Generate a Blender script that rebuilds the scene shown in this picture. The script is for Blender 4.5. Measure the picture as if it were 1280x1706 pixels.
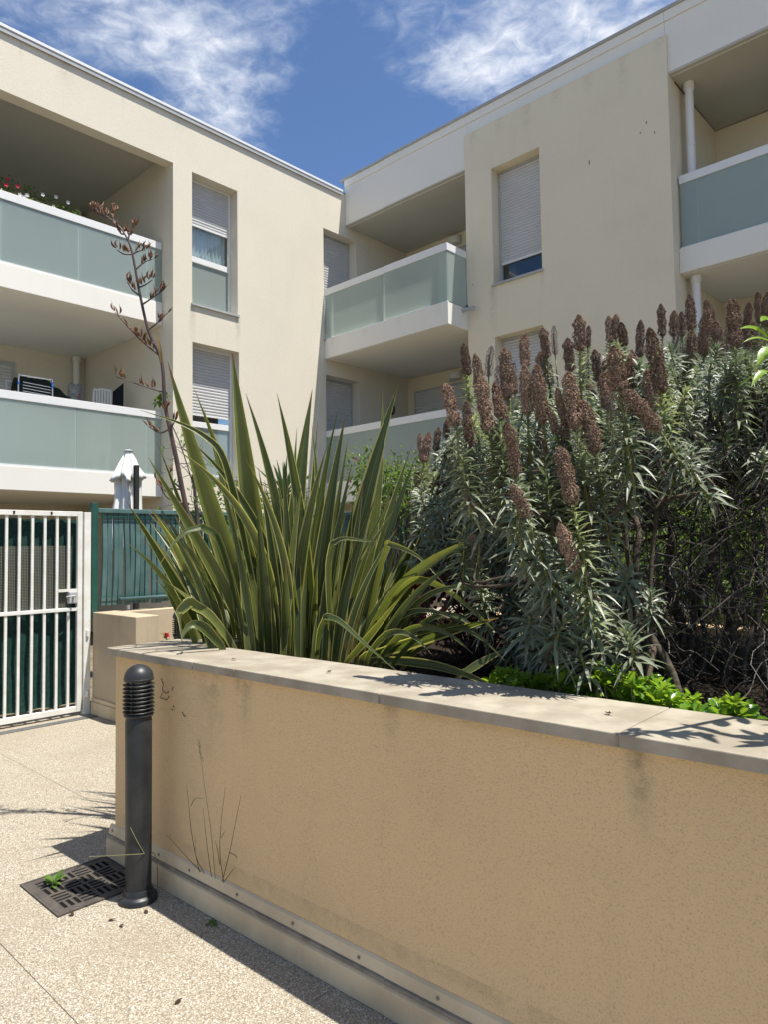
import bpy, bmesh, math, random
from mathutils import Vector, Matrix, Quaternion
random.seed(7)
RD = math.radians
for o in list(bpy.data.objects): bpy.data.objects.remove(o, do_unlink=True)
S = bpy.context.scene
COL = S.collection

# ------------------------------------------------------------------ camera
# world axes: +x runs along the right wing's front (towards the right), +y along the left wing's front (away), z up
FPX, PITCH, ROLL, HEAD = 1182.0, RD(2.8856), RD(0.8601), RD(43.23)
CAM = Vector((0, 0, 1.5))
def _fr(v): return Vector((math.cos(HEAD)*v[0]-math.sin(HEAD)*v[1], math.sin(HEAD)*v[0]+math.cos(HEAD)*v[1], v[2]))
_F = Vector((0, math.cos(PITCH), math.sin(PITCH))); _X = Vector((1, 0, 0)); _D = Vector((0, math.sin(PITCH), -math.cos(PITCH)))
FW = _fr(_F); RT = _fr(math.cos(ROLL)*_X+math.sin(ROLL)*_D); DN = _fr(-math.sin(ROLL)*_X+math.cos(ROLL)*_D)
cd = bpy.data.cameras.new('camera'); cam = bpy.data.objects.new('camera', cd); COL.objects.link(cam)
cd.sensor_fit = 'HORIZONTAL'; cd.sensor_width = 36; cd.lens = 36*FPX/1280; cd.clip_start = .05; cd.clip_end = 3000
M = Matrix((RT, -DN, -FW)).transposed().to_4x4(); M.translation = CAM
cam.matrix_world = M
S.camera = cam
S.cycles.max_bounces = 6; S.cycles.diffuse_bounces = 3; S.cycles.glossy_bounces = 3; S.cycles.transmission_bounces = 4; S.cycles.transparent_max_bounces = 10
S.render.resolution_x = 769; S.render.resolution_y = 1024

# ------------------------------------------------------------------ light
SUNV = Vector((.343, .125, 1.02)).normalized()
EL = math.asin(SUNV.z); AZ = math.atan2(SUNV.x, SUNV.y)
S.view_settings.view_transform = 'Standard'; S.view_settings.look = 'None'
S.view_settings.gamma = 1; S.view_settings.use_curve_mapping = False
S.view_settings.exposure = 0.88
sl = bpy.data.lights.new('sun', 'SUN'); sl.energy = 4.3; sl.angle = RD(.53); sl.color = (1, .955, .88)
so = bpy.data.objects.new('sun', sl); COL.objects.link(so)
so.rotation_euler = SUNV.to_track_quat('Z', 'Y').to_euler()
so.location = (0, 0, 30)

def ray(px, py): return FW+RT*((px-640)/FPX)+DN*((py-853)/FPX)
def pd(px, py, d): return CAM+ray(px, py)*d
def ptx(px, py, x): r = ray(px, py); return CAM+r*((x-CAM.x)/r.x)
def pty(px, py, y): r = ray(px, py); return CAM+r*((y-CAM.y)/r.y)
def ptz(px, py, z): r = ray(px, py); return CAM+r*((z-CAM.z)/r.z)

W = bpy.data.worlds.new('World'); S.world = W; W.use_nodes = True
nt = W.node_tree; nt.nodes.clear()
def N(nt, t, **kw):
    n = nt.nodes.new(t)
    for k, v in kw.items():
        if k.startswith('i_'):
            key = k[2:].replace('_', ' ')
            n.inputs[int(key) if key.isdigit() else key].default_value = v
        else: setattr(n, k, v)
    return n
def LK(nt, a, b): nt.links.new(a, b)
def MA(nt, op, a, b=None, c=None, clamp=False):
    n = nt.nodes.new('ShaderNodeMath'); n.operation = op; n.use_clamp = clamp
    for i, v in enumerate((a, b, c)):
        if v is None: continue
        if isinstance(v, (int, float)): n.inputs[i].default_value = v
        else: nt.links.new(v, n.inputs[i])
    return n.outputs[0]
def MIX(nt, f, a, b, blend='MIX'):
    n = nt.nodes.new('ShaderNodeMix'); n.data_type = 'RGBA'; n.blend_type = blend
    for k, v in ((0, f), (6, a), (7, b)):
        if isinstance(v, (int, float)): n.inputs[k].default_value = v
        elif isinstance(v, (tuple, list)): n.inputs[k].default_value = (*v[:3], 1)
        else: nt.links.new(v, n.inputs[k])
    return n.outputs[2]
def RAMP(nt, f, lo, hi):
    n = nt.nodes.new('ShaderNodeMapRange'); n.interpolation_type = 'SMOOTHSTEP'
    nt.links.new(f, n.inputs[0]); n.inputs[1].default_value = lo; n.inputs[2].default_value = hi
    return n.outputs[0]
sky = N(nt, 'ShaderNodeTexSky', sky_type='NISHITA', sun_disc=False, sun_elevation=EL, sun_rotation=AZ, altitude=50, air_density=1.0, dust_density=.6, ozone_density=2.2)
tc = N(nt, 'ShaderNodeTexCoord')
sp = N(nt, 'ShaderNodeSeparateXYZ'); LK(nt, tc.outputs['Generated'], sp.inputs[0])
zz = MA(nt, 'MAXIMUM', sp.outputs[2], .06)
cv = N(nt, 'ShaderNodeCombineXYZ')
LK(nt, MA(nt, 'DIVIDE', sp.outputs[0], zz), cv.inputs[0]); LK(nt, MA(nt, 'DIVIDE', sp.outputs[1], zz), cv.inputs[1])
n1 = N(nt, 'ShaderNodeTexNoise', i_Scale=1.7, i_Detail=9.0, i_Roughness=.62, i_Distortion=.35); LK(nt, cv.outputs[0], n1.inputs['Vector'])
n2 = N(nt, 'ShaderNodeTexNoise', i_Scale=17.0, i_Detail=5.0, i_Roughness=.6, i_Distortion=.6); LK(nt, cv.outputs[0], n2.inputs['Vector'])
def lobe(px, py, rad):
    r = ray(px, py); q = Vector((r.x/r.z, r.y/r.z, 0))
    d = N(nt, 'ShaderNodeVectorMath', operation='DISTANCE'); LK(nt, cv.outputs[0], d.inputs[0]); d.inputs[1].default_value = q
    return MA(nt, 'SUBTRACT', 1.0, RAMP(nt, d.outputs['Value'], 0.0, rad))
acc = MA(nt, 'MULTIPLY', n1.outputs[0], 1.0)
for px, py, rad, amp in ((560, 215, .42, -.34), (545, 60, .16, -.06), (660, 260, .3, -.14), (200, 40, .50, .07), (330, 120, .34, .07), (430, 190, .22, .09), (830, 60, .32, .13), (1000, 40, .35, .14), (760, 130, .2, .11)):
    acc = MA(nt, 'ADD', acc, MA(nt, 'MULTIPLY', lobe(px, py, rad), amp))
acc = MA(nt, 'ADD', acc, MA(nt, 'MULTIPLY', MA(nt, 'SUBTRACT', n2.outputs[0], .5), .42))
cl = RAMP(nt, acc, .40, .92)
cl = MA(nt, 'MULTIPLY', cl, RAMP(nt, sp.outputs[2], .02, .18))
skyc = MIX(nt, 1.0, sky.outputs[0], (.80, .93, 1.10), 'MULTIPLY')
cloudc = MIX(nt, cl, (5.2, 5.9, 7.0), (9.2, 9.25, 9.4))
fin = MIX(nt, MA(nt, 'MULTIPLY', cl, .93), skyc, cloudc)
bg = N(nt, 'ShaderNodeBackground', i_Strength=.072); LK(nt, fin, bg.inputs[0])
wo = N(nt, 'ShaderNodeOutputWorld'); LK(nt, bg.outputs[0], wo.inputs[0])

# ------------------------------------------------------------------ helpers
class MB:
    def __init__(s): s.v = []; s.f = []; s.uv = []; s.hasuv = False
    def quad(s, a, b, c, d): i = len(s.v); s.v += [tuple(a), tuple(b), tuple(c), tuple(d)]; s.f.append((i, i+1, i+2, i+3))
    def box(s, x0, x1, y0, y1, z0, z1):
        x0, x1 = min(x0, x1), max(x0, x1); y0, y1 = min(y0, y1), max(y0, y1); z0, z1 = min(z0, z1), max(z0, z1)
        i = len(s.v)
        s.v += [(x0, y0, z0), (x1, y0, z0), (x1, y1, z0), (x0, y1, z0), (x0, y0, z1), (x1, y0, z1), (x1, y1, z1), (x0, y1, z1)]
        for f in ((0, 3, 2, 1), (4, 5, 6, 7), (0, 1, 5, 4), (1, 2, 6, 5), (2, 3, 7, 6), (3, 0, 4, 7)): s.f.append(tuple(i+k for k in f))
        return s
    def prism(s, prof, p0, dirv, L, up=Vector((0, 0, 1))):
        # prof: list of (out,z) ; out measured along side vector (right of dirv)
        d = Vector(dirv).normalized(); side = d.cross(up).normalized(); p0 = Vector(p0); n = len(prof); i = len(s.v)
        for t in (0, L):
            for a, b in prof: s.v.append(tuple(p0+d*t+side*a+up*b))
        for k in range(n): m = (k+1) % n; s.f.append((i+k, i+m, i+n+m, i+n+k))
        s.f.append(tuple(i+k for k in range(n-1, -1, -1))); s.f.append(tuple(i+n+k for k in range(n)))
        return s
    def tube(s, pts, rad, sides=6, cap=True):
        pts = [Vector(p) for p in pts]; n = len(pts)
        if not isinstance(rad, (list, tuple)): rad = [rad]*n
        t0 = (pts[1]-pts[0]).normalized(); a = t0.orthogonal().normalized(); base = len(s.v)
        for k in range(n):
            t = (pts[min(k+1, n-1)]-pts[max(k-1, 0)])
            t = t.normalized() if t.length > 1e-9 else t0
            a = a-t*a.dot(t); a = a.normalized() if a.length > 1e-6 else t.orthogonal().normalized(); b = t.cross(a)
            for j in range(sides):
                an = 2*math.pi*j/sides; s.v.append(tuple(pts[k]+(a*math.cos(an)+b*math.sin(an))*rad[k]))
        for k in range(n-1):
            for j in range(sides):
                m = (j+1) % sides; o = base+k*sides
                s.f.append((o+j, o+m, o+sides+m, o+sides+j))
        if cap:
            s.f.append(tuple(base+j for j in range(sides-1, -1, -1))); s.f.append(tuple(base+(n-1)*sides+j for j in range(sides)))
        return s
    def lathe(s, prof, c=(0, 0, 0), sides=24):
        base = len(s.v); n = len(prof)
        for r, z in prof:
            for j in range(sides):
                an = 2*math.pi*j/sides; s.v.append((c[0]+r*math.cos(an), c[1]+r*math.sin(an), c[2]+z))
        for k in range(n-1):
            for j in range(sides):
                m = (j+1) % sides; o = base+k*sides; s.f.append((o+j, o+m, o+sides+m, o+sides+j))
        s.f.append(tuple(base+j for j in range(sides-1, -1, -1))); s.f.append(tuple(base+(n-1)*sides+j for j in range(sides)))
        return s
    def strip(s, pts, wid, nrm, keel=.25, rows=None):
        """leaf: polyline with widths, facing nrm (vector or list); 3 verts across; uv x across, y along"""
        s.hasuv = True
        while len(s.uv) < len(s.f): s.uv.append(None)
        pts = [Vector(p) for p in pts]; n = len(pts); i = len(s.v)
        for k in range(n):
            t = (pts[min(k+1, n-1)]-pts[max(k-1, 0)]).normalized()
            nn = nrm[k] if isinstance(nrm, list) else nrm
            sd = t.cross(nn); sd = sd.normalized() if sd.length > 1e-6 else t.orthogonal().normalized()
            nr = sd.cross(t).normalized(); w = wid[k]
            s.v += [tuple(pts[k]-sd*w*.5+nr*w*keel*.5), tuple(pts[k]), tuple(pts[k]+sd*w*.5+nr*w*keel*.5)]
        for k in range(n-1):
            v0, v1 = k/(n-1), (k+1)/(n-1); o = i+3*k
            s.f.append((o, o+1, o+4, o+3)); s.uv.append(((0, v0), (.5, v0), (.5, v1), (0, v1)))
            s.f.append((o+1, o+2, o+5, o+4)); s.uv.append(((.5, v0), (1, v0), (1, v1), (.5, v1)))
        return s
    def mesh(s, name, mat, smooth=False):
        m = bpy.data.meshes.new(name); m.from_pydata(s.v, [], s.f); m.update()
        if s.hasuv:
            while len(s.uv) < len(s.f): s.uv.append(None)
            ul = m.uv_layers.new(name='UVMap'); li = 0; dat = []
            for f, u in zip(s.f, s.uv):
                for k in range(len(f)): dat += list(u[k]) if u else [0.5, .3]
            ul.data.foreach_set('uv', dat)
        if mat: m.materials.append(mat)
        if smooth: m.polygons.foreach_set('use_smooth', [True]*len(m.polygons))
        return m
    def build(s, name, mat, parent=None, smooth=False, bev=0, fixn=False):
        m = s.mesh(name, mat, smooth)
        if fixn:
            bm = bmesh.new(); bm.from_mesh(m); bmesh.ops.recalc_face_normals(bm, faces=bm.faces); bm.to_mesh(m); bm.free()
        return link(name, m, parent, bev=bev)
def link(name, m, parent=None, loc=None, rot=None, scale=None, bev=0):
    o = bpy.data.objects.new(name, m); COL.objects.link(o)
    if loc is not None: o.location = loc
    if rot is not None: o.rotation_mode = 'QUATERNION'; o.rotation_quaternion = rot
    if scale is not None: o.scale = scale if isinstance(scale, (tuple, list, Vector)) else (scale,)*3
    if parent: par(o, parent)
    if bev:
        b = o.modifiers.new('bevel', 'BEVEL'); b.width = bev; b.segments = 2; b.limit_method = 'ANGLE'; b.angle_limit = RD(40)
    return o
def par(o, p):
    """keep o where it stands while parenting; parents are unrotated, unscaled"""
    o.parent = p
    o.matrix_parent_inverse = Matrix.Translation(-worldpos(p))
def worldpos(p):
    l = Vector(p.location)
    if p.parent: l = p.matrix_parent_inverse.to_translation()+l+worldpos(p.parent)
    return l
def tag(o, label, cat, group=None):
    o['label'] = label; o['category'] = cat
    if group: o['group'] = group
    return o
def thing(name, label, cat, loc, group=None):
    o = bpy.data.objects.new(name, None); COL.objects.link(o); o.location = loc; o.empty_display_size = .1
    return tag(o, label, cat, group)
def struct(o): o['kind'] = 'structure'; return o
def stuff(o): o['kind'] = 'stuff'; return o
def box(*a): return MB().box(*a)
def rnd(a, b): return random.uniform(a, b)
def rvec():
    while True:
        v = Vector((rnd(-1, 1), rnd(-1, 1), rnd(-1, 1)))
        if .05 < v.length <= 1: return v.normalized()
def smoothpath(pts, n):
    """Catmull-Rom resample"""
    pts = [Vector(p) for p in pts]; P = [pts[0]*2-pts[1]]+pts+[pts[-1]*2-pts[-2]]; out = []; m = len(pts)-1
    for k in range(n+1):
        t = k/n*m; i = min(int(t), m-1); u = t-i; a, b, c, d = P[i], P[i+1], P[i+2], P[i+3]
        out.append(.5*((2*b)+(c-a)*u+(2*a-5*b+4*c-d)*u*u+(3*b-a-3*c+d)*u**3))
    return out

# ------------------------------------------------------------------ materials
def mat(name, col, rough=.6, spec=.4, metal=0, var=0, vscale=3, bump=0, bscale=200, bdist=.002, col2=None, objrnd=0, detail=4):
    m = bpy.data.materials.new(name); m.use_nodes = True; t = m.node_tree; b = t.nodes['Principled BSDF']
    b.inputs['Roughness'].default_value = rough; b.inputs['Specular IOR Level'].default_value = spec; b.inputs['Metallic'].default_value = metal
    b.inputs['Base Color'].default_value = (*col, 1); out = None
    geo = N(t, 'ShaderNodeNewGeometry')
    if var or col2:
        n = N(t, 'ShaderNodeTexNoise', i_Scale=vscale, i_Detail=detail, i_Roughness=.6); LK(t, geo.outputs['Position'], n.inputs['Vector'])
        c2 = col2 or tuple(c*(1-var) for c in col)
        out = MIX(t, RAMP(t, n.outputs[0], .35, .65), col, c2)
    if objrnd:
        oi = N(t, 'ShaderNodeObjectInfo'); k = MA(t, 'MULTIPLY_ADD', oi.outputs['Random'], objrnd*2, 1-objrnd)
        cb = N(t, 'ShaderNodeCombineXYZ')
        for q in range(3): LK(t, k, cb.inputs[q])
        out = MIX(t, 1.0, out if out else col, cb.outputs[0], 'MULTIPLY')
    if out: LK(t, out, b.inputs['Base Color'])
    if bump:
        n = N(t, 'ShaderNodeTexNoise', i_Scale=bscale, i_Detail=3.0, i_Roughness=.6); LK(t, geo.outputs['Position'], n.inputs['Vector'])
        bp = N(t, 'ShaderNodeBump', i_Strength=bump, i_Distance=bdist); LK(t, n.outputs[0], bp.inputs['Height']); LK(t, bp.outputs[0], b.inputs['Normal'])
    return m
def leafmat(name, col, col2=None, trans=.3, rough=.45, vscale=25, spec=.4, tcol=None):
    m = mat(name, col, rough, spec, col2=col2 or tuple(c*.7 for c in col), vscale=vscale)
    t = m.node_tree; b = t.nodes['Principled BSDF']; o = t.nodes['Material Output']
    tr = N(t, 'ShaderNodeBsdfTranslucent'); tr.inputs[0].default_value = (*(tcol or tuple(min(1, c*1.6) for c in col)), 1)
    mx = N(t, 'ShaderNodeMixShader', i_0=trans); LK(t, b.outputs[0], mx.inputs[1]); LK(t, tr.outputs[0], mx.inputs[2]); LK(t, mx.outputs[0], o.inputs[0])
    return m
def stucco(name, col, grain=260, bump=.5, dist=.0022, stain=.12, streak=0, speck=.12):
    m = bpy.data.materials.new(name); m.use_nodes = True; t = m.node_tree; b = t.nodes['Principled BSDF']
    b.inputs['Roughness'].default_value = .92; b.inputs['Specular IOR Level'].default_value = .15
    geo = N(t, 'ShaderNodeNewGeometry'); P = geo.outputs['Position']
    g = N(t, 'ShaderNodeTexNoise', i_Scale=grain, i_Detail=3.0, i_Roughness=.65); LK(t, P, g.inputs['Vector'])
    big = N(t, 'ShaderNodeTexNoise', i_Scale=.9, i_Detail=6.0, i_Roughness=.6); LK(t, P, big.inputs['Vector'])
    mp = N(t, 'ShaderNodeMapping'); mp.inputs['Scale'].default_value = (5, 5, .35); LK(t, P, mp.inputs[0])
    vs = N(t, 'ShaderNodeTexNoise', i_Scale=1.0, i_Detail=5.0, i_Roughness=.65); LK(t, mp.outputs[0], vs.inputs['Vector'])
    c = MIX(t, MA(t, 'MULTIPLY', RAMP(t, big.outputs[0], .4, .75), stain), col, tuple(x*.62 for x in col))
    c = MIX(t, MA(t, 'MULTIPLY', RAMP(t, vs.outputs[0], .55, .8), stain*.9), c, tuple(x*.55 for x in col))
    c = MIX(t, MA(t, 'MULTIPLY', RAMP(t, g.outputs[0], .38, .62), speck), tuple(x*1.12 for x in col), c) if False else MIX(t, MA(t, 'MULTIPLY', RAMP(t, g.outputs[0], .52, .66), speck), c, tuple(x*.5 for x in col))
    LK(t, c, b.inputs['Base Color'])
    bp = N(t, 'ShaderNodeBump', i_Strength=bump, i_Distance=dist); LK(t, g.outputs[0], bp.inputs['Height']); LK(t, bp.outputs[0], b.inputs['Normal'])
    m['c'] = 0
    return m
cream = stucco('cream_render', (.72, .665, .545), grain=45, bump=.6, dist=.006, stain=.10, speck=.16)
creamR = stucco('cream_render_right', (.77, .69, .53), grain=45, bump=.5, dist=.005, stain=.14, speck=.10)
whiter = stucco('white_render', (.81, .785, .72), grain=60, bump=.2, dist=.002, stain=.10, speck=.04)
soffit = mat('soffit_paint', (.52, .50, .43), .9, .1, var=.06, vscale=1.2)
whitem = mat('white_lacquer', (.77, .77, .76), .35, .45, var=.03, vscale=4)
greym = mat('grey_metal', (.42, .43, .43), .45, .4, var=.1, vscale=6)
shutm = mat('shutter_pvc', (.56, .56, .56), .45, .35, var=.05, vscale=3)
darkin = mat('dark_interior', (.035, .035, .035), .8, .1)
rooftar = mat('roof_bitumen', (.2, .19, .18), .9, .1, var=.2)
seal = mat('joint_seal', (.55, .50, .36), .8, .1)
def frosted(name, col, tr=.45, gl=.12):
    m = bpy.data.materials.new(name); m.use_nodes = True; t = m.node_tree; t.nodes.clear()
    d = N(t, 'ShaderNodeBsdfDiffuse'); d.inputs[0].default_value = (*col, 1)
    tl = N(t, 'ShaderNodeBsdfTranslucent'); tl.inputs[0].default_value = (*[min(1, c*1.5) for c in col], 1)
    tp = N(t, 'ShaderNodeBsdfTransparent'); tp.inputs[0].default_value = (*[min(1, c*1.45) for c in col], 1)
    g = N(t, 'ShaderNodeBsdfGlossy', i_Roughness=.22); g.inputs[0].default_value = (.9, .95, .95, 1)
    m1 = N(t, 'ShaderNodeMixShader', i_0=tr); LK(t, d.outputs[0], m1.inputs[1]); LK(t, tl.outputs[0], m1.inputs[2])
    m3 = N(t, 'ShaderNodeMixShader', i_0=.42); LK(t, m1.outputs[0], m3.inputs[1]); LK(t, tp.outputs[0], m3.inputs[2])
    lw = N(t, 'ShaderNodeLayerWeight', i_Blend=.5)
    m2 = N(t, 'ShaderNodeMixShader'); LK(t, MA(t, 'MULTIPLY_ADD', MA(t, 'POWER', lw.outputs['Facing'], 4.0), .7, .045), m2.inputs[0]); LK(t, m3.outputs[0], m2.inputs[1]); LK(t, g.outputs[0], m2.inputs[2])
    o = N(t, 'ShaderNodeOutputMaterial'); LK(t, m2.outputs[0], o.inputs[0]); return m
frost = frosted('frosted_glass', (.54, .60, .575))
def clearglass(name):
    m = bpy.data.materials.new(name); m.use_nodes = True; t = m.node_tree; t.nodes.clear()
    tp = N(t, 'ShaderNodeBsdfTransparent'); tp.inputs[0].default_value = (.85, .9, .9, 1)
    g = N(t, 'ShaderNodeBsdfGlossy', i_Roughness=.02); g.inputs[0].default_value = (1, 1, 1, 1)
    lw = N(t, 'ShaderNodeLayerWeight', i_Blend=.5)
    m2 = N(t, 'ShaderNodeMixShader'); LK(t, MA(t, 'MULTIPLY_ADD', MA(t, 'POWER', lw.outputs['Facing'], 4.0), .8, .07), m2.inputs[0]); LK(t, tp.outputs[0], m2.inputs[1]); LK(t, g.outputs[0], m2.inputs[2])
    o = N(t, 'ShaderNodeOutputMaterial'); LK(t, m2.outputs[0], o.inputs[0]); return m
glass = clearglass('window_glass')

# planter render with dirt below coping joints
planterm = stucco('planter_render', (.73, .53, .30), grain=190, bump=1.0, dist=.0035, stain=.25, speck=.45)
def add_drips(m, spots, ax=0, zt=1.0):
    t = m.node_tree; b = t.nodes['Principled BSDF']; prev = b.inputs['Base Color'].links[0].from_socket
    geo = N(t, 'ShaderNodeNewGeometry'); s = N(t, 'ShaderNodeSeparateXYZ'); LK(t, geo.outputs['Position'], s.inputs[0])
    nz = N(t, 'ShaderNodeTexNoise', i_Scale=18.0, i_Detail=5.0, i_Roughness=.7); LK(t, geo.outputs['Position'], nz.inputs['Vector'])
    for x0, wd, ln, am in spots:
        dx = MA(t, 'ABSOLUTE', MA(t, 'SUBTRACT', s.outputs[ax], x0))
        h = MA(t, 'SUBTRACT', 1.0, RAMP(t, dx, 0.0, wd)); v = MA(t, 'MULTIPLY', RAMP(t, s.outputs[2], zt-ln, zt), MA(t, 'LESS_THAN', s.outputs[2], zt+.01))
        f = MA(t, 'MULTIPLY', MA(t, 'MULTIPLY', h, v), MA(t, 'MULTIPLY', RAMP(t, nz.outputs[0], .3, .65), am))
        prev = MIX(t, f, prev, (.13, .115, .09))
    LK(t, prev, b.inputs['Base Color'])
add_drips(planterm, [(-.78, .05, .30, .6), (-1.61, .06, .22, .35), (-2.40, .08, .30, .5), (-2.62, .16, .45, .35), (-1.3, .5, .06, .3)])
add_drips(planterm, [(-1.5, 3.0, .07, .22)], zt=.22)
add_drips(cream, [(6.42, .10, .9, .28), (7.34, .08, .7, .35)], 1, 5.65); add_drips(cream, [(6.42, .1, 1.2, .2), (7.36, .08, .7, .25)], 1, 2.73)
add_drips(cream, [(k*.77-4+.2*math.sin(k*5), .12+.08*math.sin(k*3), .35+.2*math.sin(k*7), .2) for k in range(18)], 1, 8.86)
add_drips(creamR, [(-6.74, .12, 1.1, .30), (-5.79, .06, .5, .2)], 0, 5.91); add_drips(creamR, [(-7.1+k*.55, .14, .5+.2*math.sin(k*4), .18) for k in range(7)], 0, 8.78)
add_drips(whiter, [(-10.2+k*.9, .10, .3, .16) for k in range(8)], 0, 5.66)
copm = mat('coping_stone', (.385, .342, .268), .75, .25, col2=(.28, .24, .182), vscale=6, bump=.3, bscale=150, bdist=.001, objrnd=.05, detail=8)
plinm = mat('plinth_cover', (.66, .54, .36), .7, .2, col2=(.52, .42, .275), vscale=4, bump=.1, bscale=40, detail=8)
bandm = mat('plinth_bead', (.27, .23, .18), .6, .3, var=.3, vscale=14)
soilm = mat('soil', (.035, .026, .019), .95, .1, var=.4, vscale=12, bump=1, bscale=45, bdist=.02)
def aggregate(name):
    m = bpy.data.materials.new(name); m.use_nodes = True; t = m.node_tree; b = t.nodes['Principled BSDF']
    b.inputs['Roughness'].default_value = .85; b.inputs['Specular IOR Level'].default_value = .2
    geo = N(t, 'ShaderNodeNewGeometry'); P = geo.outputs['Position']
    v = N(t, 'ShaderNodeTexVoronoi', i_Scale=185.0); LK(t, P, v.inputs['Vector'])
    big = N(t, 'ShaderNodeTexNoise', i_Scale=1.6, i_Detail=7.0, i_Roughness=.62); LK(t, P, big.inputs['Vector'])
    mid = N(t, 'ShaderNodeTexNoise', i_Scale=55.0, i_Detail=3.0); LK(t, P, mid.inputs['Vector'])
    sp = N(t, 'ShaderNodeSeparateColor'); LK(t, v.outputs['Color'], sp.inputs[0])
    c = MIX(t, sp.outputs[0], (.46, .415, .325), (.335, .29, .215))
    c = MIX(t, RAMP(t, sp.outputs[1], .8, .98), c, (.66, .625, .55))
    c = MIX(t, MA(t, 'MULTIPLY', RAMP(t, v.outputs['Distance'], .38, .75), .75), c, (.15, .12, .085))
    c = MIX(t, MA(t, 'MULTIPLY', RAMP(t, mid.outputs[0], .5, .72), .28), c, (.24, .20, .145))
    c = MIX(t, MA(t, 'MULTIPLY', RAMP(t, big.outputs[0], .42, .72), .42), c, (.27, .225, .165))
    LK(t, c, b.inputs['Base Color'])
    bp = N(t, 'ShaderNodeBump', i_Strength=.8, i_Distance=.003); bp.invert = True; LK(t, v.outputs['Distance'], bp.inputs['Height']); LK(t, bp.outputs[0], b.inputs['Normal'])
    return m
aggm = aggregate('exposed_aggregate')
groundm = mat('garden_ground', (.22, .18, .12), .95, .1, var=.4, vscale=2, bump=.6, bscale=30, bdist=.02)
boll = mat('anthracite_lacquer', (.015, .017, .019), .42, .42, col2=(.032, .034, .036), vscale=7, detail=7, bump=.08, bscale=60)
lens = mat('lamp_lens', (.42, .37, .29), .4, .4, var=.3, vscale=20)
iron = mat('cast_iron', (.055, .048, .042), .72, .4, col2=(.085, .072, .06), vscale=14, bump=.5, bscale=120, bdist=.002)
black = mat('black_void', (.012, .011, .01), .9, .05)  # near-black colour stands in for unlit depth under the grates
gatew = mat('gate_white', (.78, .77, .72), .45, .4, col2=(.70, .68, .61), vscale=8)
netd = mat('shade_cloth', (.010, .036, .030), .85, .15, col2=(.02, .055, .045), vscale=22, bump=.6, bscale=260, bdist=.003)
fgreen = mat('fence_green', (.018, .085, .065), .5, .4, var=.2, vscale=8)
fslat = mat('fence_slat', (.088, .155, .148), .5, .4, col2=(.06, .12, .115), vscale=5, objrnd=.12)
pillm = stucco('low_wall_render', (.50, .41, .285), grain=110, bump=.8, dist=.004, stain=.85, speck=.25)

# ------------------------------------------------------------------ ground
g = MB()
g.quad((-400, -400, -.03), (400, -400, -.03), (400, 400, -.03), (-400, 400, -.03))
struct(g.build('ground', groundm))
pv = struct(box(-6.95, 9, -9, 7.0, -.3, -.02).build('pavement', mat('joint_fill', (.26, .225, .165), .95, .1)))
xs = [-6.9, -6.42, -4.62, -3.56, -1.86, .4, 3.4, 6.4, 9]; ys = [-9, -6, -3, -.4, 1.02, 1.95, 3.6, 5.0, 7.0]
k = 0
for i in range(len(xs)-1):
    for j in range(len(ys)-1):
        e = .001
        if xs[i] == -6.9: continue
        box(xs[i]+e, xs[i+1]-e, ys[j]+e, ys[j+1]-e, -.06, 0).build('paving_slab', aggm, pv, bev=.002)
for j in range(len(ys)-1): box(-6.898, -6.53, ys[j]+.003, ys[j+1]-.003, -.06, -.001).build('paving_slab', aggm, pv)

# ------------------------------------------------------------------ buildings
def wallmesh(axis, front, thick, a0, a1, z0, z1, holes):
    """axis 'x': plane x=front facing +x (a=y). axis 'y': plane y=front facing -y (a=x)."""
    A = sorted({a0, a1, *[h[0] for h in holes], *[h[1] for h in holes]}); A = [a for a in A if a0 <= a <= a1]
    Z = sorted({z0, z1, *[h[2] for h in holes], *[h[3] for h in holes]}); Z = [z for z in Z if z0 <= z <= z1]
    back = front-thick if axis == 'x' else front+thick
    def P(a, z, f): return (f, a, z) if axis == 'x' else (a, f, z)
    def full(i, j):
        if i < 0 or j < 0 or i >= len(A)-1 or j >= len(Z)-1: return False
        ca, cz = (A[i]+A[i+1])/2, (Z[j]+Z[j+1])/2
        return not any(h[0] < ca < h[1] and h[2] < cz < h[3] for h in holes)
    m = MB()
    for i in range(len(A)-1):
        for j in range(len(Z)-1):
            if not full(i, j): continue
            a, b, c, d = A[i], A[i+1], Z[j], Z[j+1]
            m.quad(P(a, c, front), P(b, c, front), P(b, d, front), P(a, d, front))
            m.quad(P(a, c, back), P(a, d, back), P(b, d, back), P(b, c, back))
            if not full(i-1, j): m.quad(P(a, c, front), P(a, d, front), P(a, d, back), P(a, c, back))
            if not full(i+1, j): m.quad(P(b, c, front), P(b, c, back), P(b, d, back), P(b, d, front))
            if not full(i, j-1): m.quad(P(a, c, front), P(a, c, back), P(b, c, back), P(b, c, front))
            if not full(i, j+1): m.quad(P(a, d, front), P(b, d, front), P(b, d, back), P(a, d, back))
    return m
XL, YB = -10.42, 9.98
left = thing('apartment_building', 'left wing of cream apartment block, sunlit, with recessed glass-fronted balconies', 'building', (XL, 4, 0))
right = thing('apartment_building', 'right wing of cream apartment block, in shade, with white fascia under the roof', 'building', (-5.5, YB, 0))
WT = .22
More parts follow.
